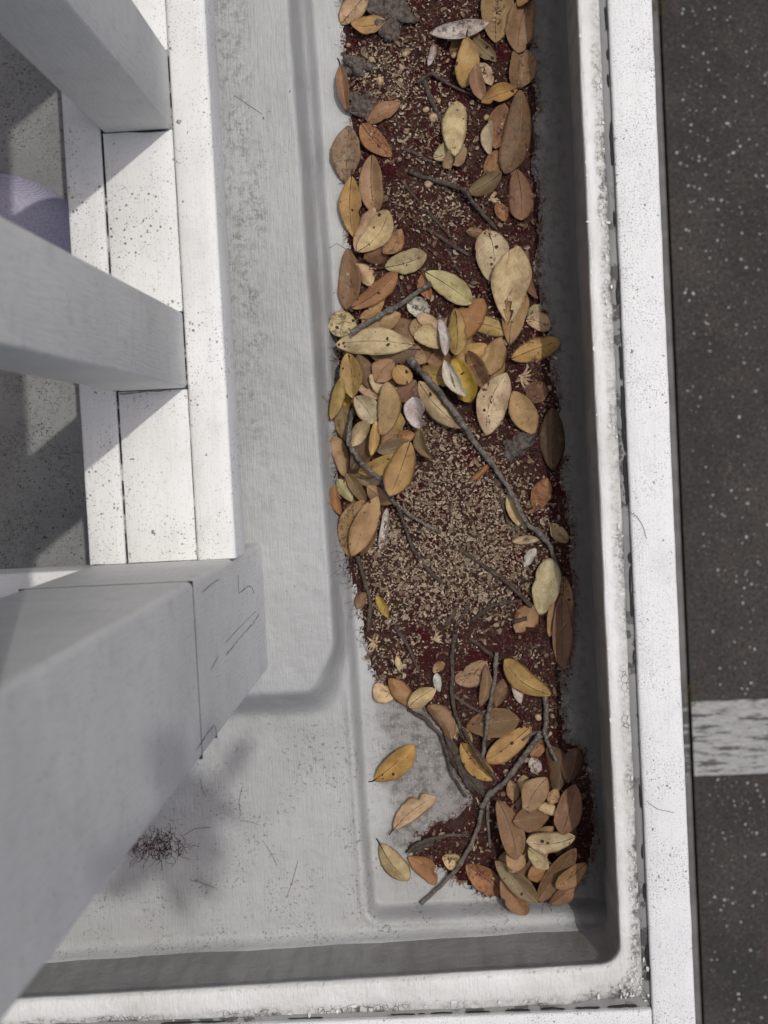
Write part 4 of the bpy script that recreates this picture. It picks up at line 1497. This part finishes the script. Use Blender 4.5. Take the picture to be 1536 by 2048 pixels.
    (2, 699, 1112, 726, 1000, 52, 'tn', .35, 'to', 'brown leaf, upper half of the big brown pair on the gutter edge'),
    (3, 704, 1112, 756, 992, 46, 'tn', .3, 'psk', 'big tan brown leaf with pale midrib at the end of the crowd'),
    (1, 734, 972, 788, 1004, 38, 'tn', .3, 'ms', 'orange tan spotted leaf under the end of the lichen twig'),
    (1, 724, 1106, 752, 1056, 36, 'rb', .3, 'ps', 'red brown leaf behind the big tan brown leaf'),
    (2, 774, 1016, 760, 1100, 17, 'wh', 1.3, 'l', 'white rolled leaf strip beside the big tan brown leaf'),
    # pale litter and parapet side
    (2, 1016, 980, 1052, 1060, 26, 'cr', .9, 'l', 'narrow cream leaf bowed beside the long twig'),
    (1, 1094, 956, 1070, 1022, 38, 'og', .5, 't', 'rust orange leaf near the parapet among red threads'),
    (1, 1024, 1083, 1080, 1079, 16, 'pc', .8, 'l', 'small cream sliver beside the fork of the long twig'),
    (1, 1071, 1096, 1048, 1134, 22, 'wh', .6, 'v', 'small white petal below the cream sliver'),
    (1, 1102, 1046, 1136, 1084, 28, 'cr', .6, 'ms', 'small yellow brown leaf tight against the parapet'),
    (3, 1080, 1228, 1100, 1116, 52, 'pc', .4, 'sok', 'big cream leaf leaning on a tan one by the parapet'),
    (2, 1128, 1152, 1098, 1272, 48, 'tn', .3, 'ms', 'tan leaf under the big cream leaf by the parapet'),
    (1, 1070, 1206, 1030, 1262, 50, 'tn', .25, 'sh', 'dull tan leaf with ragged edge beside the big cream leaf'),
    (1, 752, 1190, 776, 1236, 18, 'ye', .7, 'l', 'pale yellow slip of leaf at the litter edge'),
    (1, 735, 1184, 715, 1216, 26, 'bt', .5, 'k', 'small brown leaf stub on the gutter edge with stalk out'),
    (1, 940, 962, 980, 926, 12, 'og', 1.2, 'al', 'thin curled orange strip beside the long twig'),
    (2, 1122, 1186, 1124, 1336, 40, 'bt', .35, 'mo', 'long brown tan leaf hanging down along the parapet'),
    (3, 1098, 1383, 1007, 1315, 46, 'mu', .35, 'mok', 'clean yellow leaf pointing at the parapet twig'),
    (1, 910, 1362, 974, 1324, 46, 'pk', .3, 'pr', 'pinkish tan leaf behind the dark twig'),
    (1, 960, 1414, 972, 1328, 24, 'bt', .5, 'l', 'narrow brown leaf along the slim upright twig'),
    (0, 1006, 1356, 990, 1412, 30, 'rb', .3, 't', 'dull brown leaf behind the slim upright twig'),
    (1, 1025, 1360, 1041, 1406, 18, 'wh', .9, 'l', 'white half moon petal below the clean yellow leaf'),
    (1, 867, 1344, 888, 1324, 18, 'tn', .5, 'b', 'small square tan leaf scrap beside the white petal'),
    (1, 872, 1346, 879, 1382, 18, 'wh', .6, 'v', 'white petal just below the square tan scrap'),
    (1, 793, 1310, 804, 1344, 13, 'cr', .6, 'l', 'tiny orange cream sliver in the red litter'),
    (1, 790, 1392, 748, 1370, 38, 'cr', .3, 'r', 'round cream leaf on the edge of the bare patch'),
    (2, 778, 1354, 831, 1410, 38, 'og', .35, 'p', 'orange tan leaf on the edge of the bare patch'),
    (3, 816, 1413, 872, 1378, 34, 'cr', .4, 'm', 'cream leaf crossed by a dark stalk on the edge of the bare patch'),
    (2, 904, 1478, 856, 1408, 40, 'bt', .4, 'po', 'brown leaf pointing into the bare patch beside a cream sliver'),
    (1, 894, 1424, 913, 1480, 20, 'pc', .6, 'l', 'cream sliver tucked along the brown leaf by the bare patch'),
    (1, 749, 1560, 828, 1489, 46, 'gd', .35, 'msko', 'golden leaf alone on the bare patch, dark midrib and stalk'),
    (1, 1038, 1436, 932, 1452, 56, 'br', .3, 'pv', 'broad dull brown leaf under the slim upright twig'),
    (2, 1062, 1452, 972, 1522, 46, 'mu', .3, 'mso', 'tan gold leaf with dark midrib above the forked twig'),
    (2, 922, 1484, 986, 1558, 42, 'gd', .7, 'ms', 'golden cupped leaf beside the dark twig at the bare patch'),
    (1, 918, 1452, 944, 1488, 20, 'tn', .7, 'l', 'small tan scrap above the golden cupped leaf'),
    (2, 1062, 1514, 1074, 1546, 24, 'wh', .6, 'rt', 'small grey white shell like scrap above the leaf pile'),
    (1, 787, 1655, 870, 1589, 44, 'cr', .3, 'mskoh', 'cream leaf with dark blotches lying alone below the golden leaf'),
    (1, 760, 1686, 818, 1756, 46, 'pg', .35, 'msko', 'pale greenish cream leaf nearest the gutter step corner'),
    (1, 817, 1711, 872, 1768, 40, 'og', .3, 'h', 'orange brown leaf with a notched end beside the pale greenish one'),
    (1, 884, 1714, 927, 1722, 34, 'cr', .6, 't', 'small pleated cream leaf under the lower twig'),
    (2, 932, 1728, 1008, 1786, 48, 'og', .4, 'mst', 'rust orange leaf at the gutter end beside the lower twig'),
    (3, 1003, 1738, 1052, 1816, 42, 'bt', .3, 'o', 'tan brown leaf sticking out furthest at the gutter end'),
    (3, 1072, 1784, 988, 1706, 42, 'gy', .35, 'psv', 'dull grey tan leaf lying over the outermost leaf of the pile'),
    (2, 994, 1592, 1030, 1698, 46, 'bt', .4, 'mo', 'tall brown leaf at the edge of the corner leaf pile'),
    (1, 1054, 1748, 1102, 1712, 44, 'og', .3, 'm', 'orange brown leaf deep in the corner pile'),
    (4, 1146, 1663, 1049, 1668, 40, 'pc', .45, 'mso', 'pale yellow leaf lying across the middle of the corner pile'),
    (2, 1054, 1688, 1092, 1716, 30, 'cr', .3, 'm', 'cream leaf tip below the pale yellow leaf in the pile'),
    (2, 1026, 1640, 1096, 1624, 50, 'br', .3, 'p', 'dark brown leaf under the pale yellow leaf of the pile'),
    (3, 1092, 1548, 1050, 1612, 50, 'pk', .25, 'mb', 'pinkish tan leaf with fold lines on top of the pile'),
    (2, 1046, 1546, 1055, 1596, 28, 'cr', .6, 'v', 'cream leaf edge beside the folded pinkish tan leaf'),
    (2, 1020, 1558, 1028, 1602, 24, 'pk', .6, 's', 'small pink brown leaf by the lower twig'),
    (4, 1122, 1662, 1148, 1562, 54, 'bt', .4, 'mv', 'wide brown leaf on top of the pile against the parapet'),
    (3, 1076, 1614, 1116, 1630, 26, 'cr', .8, 'c', 'cream leaf curled under the wide brown leaf'),
    (3, 1098, 1604, 1112, 1572, 24, 'tn', .8, 't', 'small curled tan leaf beside the wide brown leaf'),
    (4, 1166, 1707, 1110, 1768, 40, 'tn', .4, 'mo', 'tan leaf half in sun, half in shade at the pile end'),
    (2, 1070, 1786, 1146, 1682, 46, 'rb', .4, 't', 'long dark brown leaf under the half shaded tan leaf'),
    (3, 1096, 1792, 1146, 1746, 36, 'bt', .4, 'm', 'brown leaf below the half shaded tan leaf'),
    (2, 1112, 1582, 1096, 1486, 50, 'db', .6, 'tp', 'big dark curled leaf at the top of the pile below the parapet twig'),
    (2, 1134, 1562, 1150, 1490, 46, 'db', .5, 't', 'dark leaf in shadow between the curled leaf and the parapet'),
    (1, 1062, 1512, 1086, 1478, 26, 'og', .5, '', 'orange leaf scrap beside the forked twig'),
    (1, 1110, 1700, 1150, 1640, 40, 'db', .4, 't', 'dark leaf at the bottom of the pile beside the parapet'),
    (1, 1010, 1690, 1050, 1730, 40, 'tn', .3, 'p', 'tan leaf at the bottom of the pile behind the grey tan one'),
]
FILL = []
for (cx, cy, sx, sy, n, lab) in [(758, 745, 60, 90, 20, 'dull leaf mostly buried under the crowd of leaves on the railing side'), (745, 930, 40, 70, 9, 'dull leaf mostly buried under the leaves around the lichen twig'),
                                 (900, 690, 80, 60, 9, 'dull leaf mostly buried in the middle of the crowd'), (1090, 1680, 55, 75, 12, 'dull leaf mostly buried under the corner leaf pile')]:
    for q in range(n):
        a, b = cx + rng.uniform(-1, 1) * sx, cy + rng.uniform(-1, 1) * sy
        th = rng.random() * 6.28
        ln = rng.uniform(38, 54)
        FILL.append((0, a - ln * math.cos(th), b - ln * math.sin(th), a + ln * math.cos(th), b + ln * math.sin(th), rng.uniform(34, 48), str(rng.choice(['tn', 'br', 'rb', 'bt', 'mu', 'pk', 'cr', 'tn'])), .4, str(rng.choice(['m', 'p', 's', 't', 'mo'])), lab))
CW = dict(tn='tan', br='brown', rb='reddish brown', bt='dull brown', mu='mustard', pk='pinkish', cr='cream')


def near_leaf(x, y):
    b = min(LEAVES, key=lambda q: math.hypot((q[1] + q[3]) / 2 - x, (q[2] + q[4]) / 2 - y))
    t = b[-1].split(',')[0].split()
    t = t[:7]
    while t[-1] in ('with', 'of', 'the', 'a', 'by', 'in', 'on', 'its', 'and', 'at', 'to', 'half', 'from', 'under', 'over', 'along', 'beside', 'dark', 'pale', 'thick', 'behind', 'between', 'rounded', 'black'):
        t.pop()
    return ' '.join(t)


seen = set()
for i, row in enumerate(FILL):
    n_ = near_leaf((row[1] + row[3]) / 2, (row[2] + row[4]) / 2)
    for pre in ('leaf mostly hidden under the', 'second leaf buried under the', 'lowest leaf beneath the', 'leaf scrap showing past the', 'leaf edge below the'):
        lb = CW[row[6]] + ' ' + pre + ' ' + n_
        if lb not in seen:
            break
    seen.add(lb)
    make_leaf(500 + i, row[:-1] + (lb,))
for lv in (0, 1):
    for i, row in enumerate(LEAVES):
        if row[0] == lv:
            make_leaf(i, row)




def twig_mat(name, a, b, lich):
    g = G(name)
    p = g.pos()
    c = g.mix(g.ramp(g.noise(p, 120, 5, 0.7), .35, .65), a, b)
    c = g.mix(g.math('MULTIPLY', g.ramp(g.noise(p, 330, 3, .7), .55, .62), lich), c, (0.36, 0.36, 0.33))
    return g.done(c, .85, g.bump(g.noise(p, 380, 5, .7), .9, .002), .2)


M_tw = dict(g=twig_mat('grey_bark', (0.185, 0.165, 0.145), (0.085, 0.07, 0.06), .45), b=twig_mat('brown_bark', (0.105, 0.078, 0.06), (0.055, 0.04, 0.032), .12), d=twig_mat('dark_bark', (0.055, 0.04, 0.034), (0.10, 0.075, 0.064), .2),
            l=twig_mat('lichen_bark', (0.17, 0.155, 0.14), (0.09, 0.075, 0.062), .75))


def twig(pts, r0, r1, mat, label, seed=0, forks=(), span=.05):
    """pts in photo pixels, radius in pixels; rests on the highest things along its way"""
    w3 = resample([PH(a, b) for a, b in pts], 0.003)
    n = len(w3)
    kk = 1.75 / F
    rad = np.interp(np.linspace(0, 1, n), [0, 1], [r0 * kk * .86, r1 * kk * .82])
    s = np.arange(n)
    rad = rad * (1 + .17 * fbm(s * .55, s * 0, seed)) + np.clip(vnoise(s * .45, s * 0 + 5, seed + 3) - .35, 0, 1) * rad * .75
    h = np.array([max(hat(x + dx, y + dy) for dx in (-.001, .001) for dy in (-.001, .001)) for x, y in w3[:, :2]]) + rad * (.85 if mat in 'gl' else .3)
    m = int(span / .003)
    hm = np.array([h[max(0, i - m):i + m + 1].max() for i in range(n)])
    hm = np.minimum(hm, h + .007)
    kz = np.ones(9) / 9
    hs = np.convolve(np.pad(hm, 4, 'edge'), kz, 'valid')
    w3[:, 2] = np.maximum(hs, h)
    w3[:, 0] += .0012 * fbm(s * .25, s * 0, seed + 7)
    w3[:, 1] += .0012 * fbm(s * .25, s * 0 + 4, seed + 8)
    V, Fc = tube_arrays(w3, rad, 8)
    kk_ = np.arange(len(V))
    V = V + (np.stack([vnoise(kk_ * 1.7, kk_ * .9, seed + q) for q in (1, 2, 3)], 1)) * np.r_[np.repeat(rad, 8), rad[:1], rad[-1:]][:, None] * .13
    o = link('twig', mesh('twig', V, Fc), M_tw[mat])
    tag(o, label, 'twig', 'twigs in the gutter')
    for fx in forks:
        q = resample([PH(a, b) for a, b in fx[:-1]], .003)
        q[0, 2] = w3[np.argmin(np.hypot(*(w3[:, :2] - q[0, :2]).T)), 2]
        q[1:, 2] = np.array([hat(x, y) for x, y in q[1:, :2]]) + fx[-1] * kk * .8
        q[:, 2] = np.convolve(np.pad(q[:, 2], 2, 'edge'), np.ones(5) / 5, 'valid')
        v2, f2 = tube_arrays(q, np.linspace(fx[-1], fx[-1] * .6, len(q)) * kk, 7)
        link('side_shoot', mesh('side_shoot', v2, f2), M_tw[mat], o)
    hset(V[:, 0], V[:, 1], V[:, 2])
    hset(w3[:, 0], w3[:, 1], w3[:, 2] + rad)


# twigs bedded in the litter
twig([(845, 156), (856, 185), (868, 215), (878, 232), (888, 248)], 7.5, 5, 'd', 'dark stub of twig at the far end, bent below the grey white leaf', 1)
twig([(834, 168), (862, 150), (900, 172), (948, 194)], 4.5, 3.5, 'd', 'dark crooked twig forking from the stub at the far end', 2)
twig([(820, 346), (870, 362), (922, 380), (950, 412), (990, 457)], 5.5, 5, 'd', 'dark bent twig above the cream diamond leaf', 3)
twig([(803, 362), (845, 412), (902, 476)], 3.2, 3.5, 'b', 'thin straight brown twig parallel to the bent dark twig', 4)
twig([(792, 552), (800, 575), (806, 592)], 3, 3, 'b', 'short brown bit of twig by the stub twig', 5)
twig([(852, 458), (895, 485), (938, 512)], 5, 4, 'd', 'dark twig sunk in litter beside the cream diamond leaf', 6)
twig([(896, 500), (906, 522), (918, 545)], 4, 3, 'd', 'short dark twig near the pale green leaf', 7)
twig([(808, 298), (838, 310), (864, 326)], 4.5, 3.5, 'd', 'short dark twig under the pale cream crossing leaf', 8)
twig([(918, 1097), (965, 1130), (1010, 1160), (1064, 1212)], 5.2, 4.8, 'b', 'straight brown twig pointing from the pale litter to the big cream leaf', 9)
twig([(990, 958), (1003, 1000), (1017, 1047)], 4, 3, 'b', 'brown twig running beside the long twig', 10)
twig([(714, 1112), (727, 1150), (742, 1205), (736, 1262)], 5, 4, 'b', 'brown twig along the litter edge below the big tan brown leaf', 11)
twig([(790, 1252), (818, 1295), (838, 1342)], 5, 3.5, 'd', 'dark twig slanting through the red litter', 12)
twig([(892, 1250), (917, 1208)], 5, 4, 'd', 'first of two short dark twigs side by side below the pale litter', 13)
twig([(908, 1256), (940, 1206)], 4.5, 4, 'd', 'second of two short dark twigs side by side, nearer the parapet', 14)
twig([(946, 1240), (985, 1208), (1042, 1199)], 5.5, 4, 'b', 'brown crooked twig below the straight brown twig', 15)
twig([(938, 1276), (966, 1296), (1000, 1320)], 4.5, 4, 'b', 'short brown twig leading to the clean yellow leaf', 16)
twig([(1026, 1242), (1054, 1236)], 5, 5, 'b', 'stubby twig on the ragged tan leaf', 17)
twig([(822, 1692), (858, 1676), (900, 1668), (936, 1668)], 5.5, 4, 'd', 'dark bark strip across the bottom of the bare patch', 18)
twig([(888, 1488), (904, 1548), (932, 1592)], 3.5, 3, 'd', 'thin dark twig edging the bare patch', 19)
twig([(816, 1418), (850, 1436), (880, 1466), (897, 1510)], 4, 4, 'd', 'dark twig curving round the top of the bare patch', 20)
for lv in (2,):
    for i, row in enumerate(LEAVES):
        if row[0] == lv:
            make_leaf(i, row)
# twigs lying on the leaves
twig([(704, 668), (760, 632), (818, 598), (862, 568)], 7, 6, 'g', 'stub twig, thick and grey, on the railing side of the crowd', 21)
twig([(822, 722), (848, 752), (880, 786), (912, 830), (945, 880), (985, 930), (1012, 968), (1034, 1012), (1052, 1046), (1075, 1062), (1100, 1092), (1120, 1150)], 7.5, 5.5, 'g', 'longest grey twig running from the crowd to the parapet', 22, [[(1052, 1046), (1040, 1052), (1020, 1062), 3.5]])
twig([(706, 818), (699, 860), (702, 888), (726, 928), (760, 958), (778, 990), (796, 1014), (836, 1040), (882, 1066)], 5.5, 3.6, 'l', 'crooked lichen spotted twig on the railing side', 23)
twig([(796, 1014), (812, 1060), (828, 1100), (850, 1132), (882, 1166)], 3.5, 5.2, 'b', 'brown twig through the pale litter from the lichen twig', 24)
twig([(911, 1268), (904, 1310), (905, 1345), (903, 1385), (912, 1430), (930, 1480)], 5.5, 4.5, 'd', 'dark upright twig behind the pinkish tan leaf', 25, [[(904, 1388), (938, 1412), (972, 1430), 4.5]])
twig([(992, 1302), (989, 1356), (978, 1420), (972, 1460), (965, 1514)], 4.6, 5, 'g', 'slim upright grey twig beside the dark upright one', 26)
twig([(926, 1452), (944, 1490), (966, 1524), (992, 1556)], 4, 4.5, 'b', 'brown twig along the golden cupped leaf', 27)
twig([(1088, 1364), (1091, 1420), (1088, 1462), (1098, 1492), (1112, 1518)], 7, 4.5, 'l', 'parapet twig, pale and upright, above the corner pile', 28, [[(1088, 1462), (1064, 1466), (1044, 1480), 4]])
twig([(1080, 1466), (1040, 1520), (1008, 1562), (976, 1590), (962, 1612)], 7.5, 6.5, 'g', 'thick grey forked twig leading from the parapet twig to the bare patch', 29, [[(976, 1590), (975, 1640), (980, 1694), 4.5]])
twig([(962, 1614), (958, 1648), (938, 1690), (912, 1738), (878, 1772), (842, 1804)], 5, 5, 'g', 'lower twig ending on the clean channel floor', 30)
for lv in (3, 4):
    for i, row in enumerate(LEAVES):
        if row[0] == lv:
            make_leaf(i, row)


used_b = {}
for i, (a, b, r) in enumerate([(743, 120, 7), (810, 109, 7), (803, 137, 6), (801, 162, 6), (760, 163, 9), (729, 165, 5), (697, 91, 5), (908, 112, 7), (877, 202, 6), (866, 236, 10), (852, 220, 7), (973, 236, 7), (857, 369, 9), (848, 1170, 6), (1076, 1434, 8), (1099, 775, 5)]):
    nl = near_leaf(a, b)
    used_b[nl] = used_b.get(nl, 0) + 1
    lb = ('round cream bud nearest the ', 'another round cream bud near the ', 'third round bud off the ', 'fourth small bud off the ', 'fifth small bud off the ')[used_b[nl] - 1] + nl
    blob('flower_bud', a, b, r * k, r * k * .85, r * k * .8, M_bud, lb, 'flower bud', 'flower buds in the litter', rng.random() * 3, i, .2, .12)


def husk(px, py, ang, n, label, spread=1.9, ln=22):
    """a dried flower base: a fan of curled cream sepals round a small hub"""
    p = PH(px, py)
    root = empty('flower_husk', p)
    tag(root, label, 'flower husk', 'flower husks in the litter')
    kk = 1.76 / F
    for i in range(n):
        a = ang + (i / max(1, n - 1) - .5) * spread
        t = np.linspace(0, 1, 7)
        L = ln * kk * rng.uniform(.8, 1.1)
        c = rng.normal(0, .4)
        x, y = np.cos(a + c * t) * t * L, np.sin(a + c * t) * t * L
        pt = np.c_[x, y, .001 + .003 * np.sin(t * 2.6)]
        V, Fc = tube_arrays(pt, (np.sin(np.clip(t * 1.0 + .12, 0, 1) * 2.9) * .0013 + .0003), 5)
        V[:, 2] = .001 + (V[:, 2] - .001) * .8
        link('sepal', mesh('sepal', V, Fc), M_bud, root)
    V, Fc = tube_arrays(np.array([(-.002, 0, .001), (0, 0, .0015), (.002, 0, .001)]), .0016, 6)
    link('hub', mesh('hub', V, Fc), M_bud, root)


husk(1040, 752, -.55, 7, 'cream fan shaped flower husk beside the large pale oval leaf', 1.8, 34)
husk(748, 1284, -.1, 9, 'curled flower husk at the litter edge in red threads', 5.2, 20)
husk(866, 1278, 0.2, 6, 'pale striped flower husk below the pale litter', 1.4, 22)
husk(980, 400, .2, 5, 'small flower husk beside the olive curled leaf', 2.0, 18)
# petals and threads that came down last, on top of the leaves


# ------------------------------------------------------------------ threads lying on the paint


def surface_z(x, y):
    return GZ(x, y)


HAIRS = [([(469, 191), (500, 212), (524, 228)], 'n', 'thin straight dark thread lying on the grey nib beside the railing'),
         ([(1254, 1022), (1272, 1031), (1285, 1050), (1293, 1077)], 'p', 'curved dark thread hanging over the middle of the white parapet cap'),
         ([(1296, 1605), (1315, 1618), (1347, 1625)], 'p', 'pale brown thread lying across the white parapet cap near its corner'),
         ([(485, 1572), (478, 1602), (482, 1632)], 'f', 'bowed dark thread on the floor nearest the post'),
         ([(480, 1641), (500, 1643), (517, 1649)], 'f', 'short level thread on the open floor beside the post'),
         ([(525, 1681), (540, 1702), (554, 1731)], 'f', 'faint slanting thread in the middle of the open floor'),
         ([(596, 1721), (588, 1752), (577, 1785)], 'f', 'dark upright thread on the floor near the gutter step'),
         ([(366, 1671), (390, 1657), (421, 1654)], 'f', 'curved thread just above the red tangle by the post'),
         ([(381, 1760), (405, 1766), (431, 1775)], 'f', 'thin thread below the red tangle by the post'),
         ([(401, 1557), (404, 1578), (413, 1592)], 'f', 'small thread on the floor under the post edge'),
         ([(655, 490), (670, 480), (690, 492)], 'f', 'wispy thread poking out of the litter onto the gutter edge'),
         ([(722, 1290), (735, 1318), (757, 1322)], 'f', 'looped thread on the gutter edge beside red litter')]
for pts, where, lab in HAIRS:
    D = {'n': 1.693, 'p': 1.5975, 'f': DF}[where]
    w3 = resample([P(a, b, D) for a, b in pts], 0.0025)
    if where != 'p':
        for _ in range(2):
            w3[:, 2] = GZ(w3[:, 0], w3[:, 1]) + .0007
    else:
        w3[:, 2] = ZP + 0.0032
    V_, F_ = tube_arrays(w3, 0.00021, 4)
    o = link('stray_stamen', mesh('stray_stamen', V_, F_, True, {'tone': np.zeros(len(V_))}), M_hair)
    tag(o, lab, 'thread', 'stray threads on the paint')

q = np.array([P(312 + rng.normal(0, 34), 1692 + rng.normal(0, 13) , DF)[:2] for _ in range(170)])
tuft = threads('stamen_tuft', q, 6, (0.008, 0.024), 0.00026, thread_mat('dull_crimson_stamen', (0.03, 0.012, 0.012), (0.11, 0.014, 0.026)), GZ, lift=0.004, seed=9)
tag(tuft, 'tangle of dark red stamens on the floor below the post', 'stamens')

# dry weeds in the crack by the road
M_weed = thread_mat('dry_weed', (0.18, 0.10, 0.03), (0.10, 0.11, 0.03))
for (a, b, n, lab) in [(1317, 14, 34, 'dry orange weed in the road crack far along the parapet'), (1376, 1392, 26, 'small olive weed in the road crack beside the white line')]:
    p = P(a, b, 4.8)
    st = np.c_[rng.normal(p[0], .012, n), rng.normal(p[1], .02, n)]
    o = threads('crack_weed', st, 5, (0.02, 0.05), 0.0007, M_weed, lambda x, y: np.zeros_like(x) - .01, lift=.03, seed=int(a))
    tag(o, lab, 'weed')
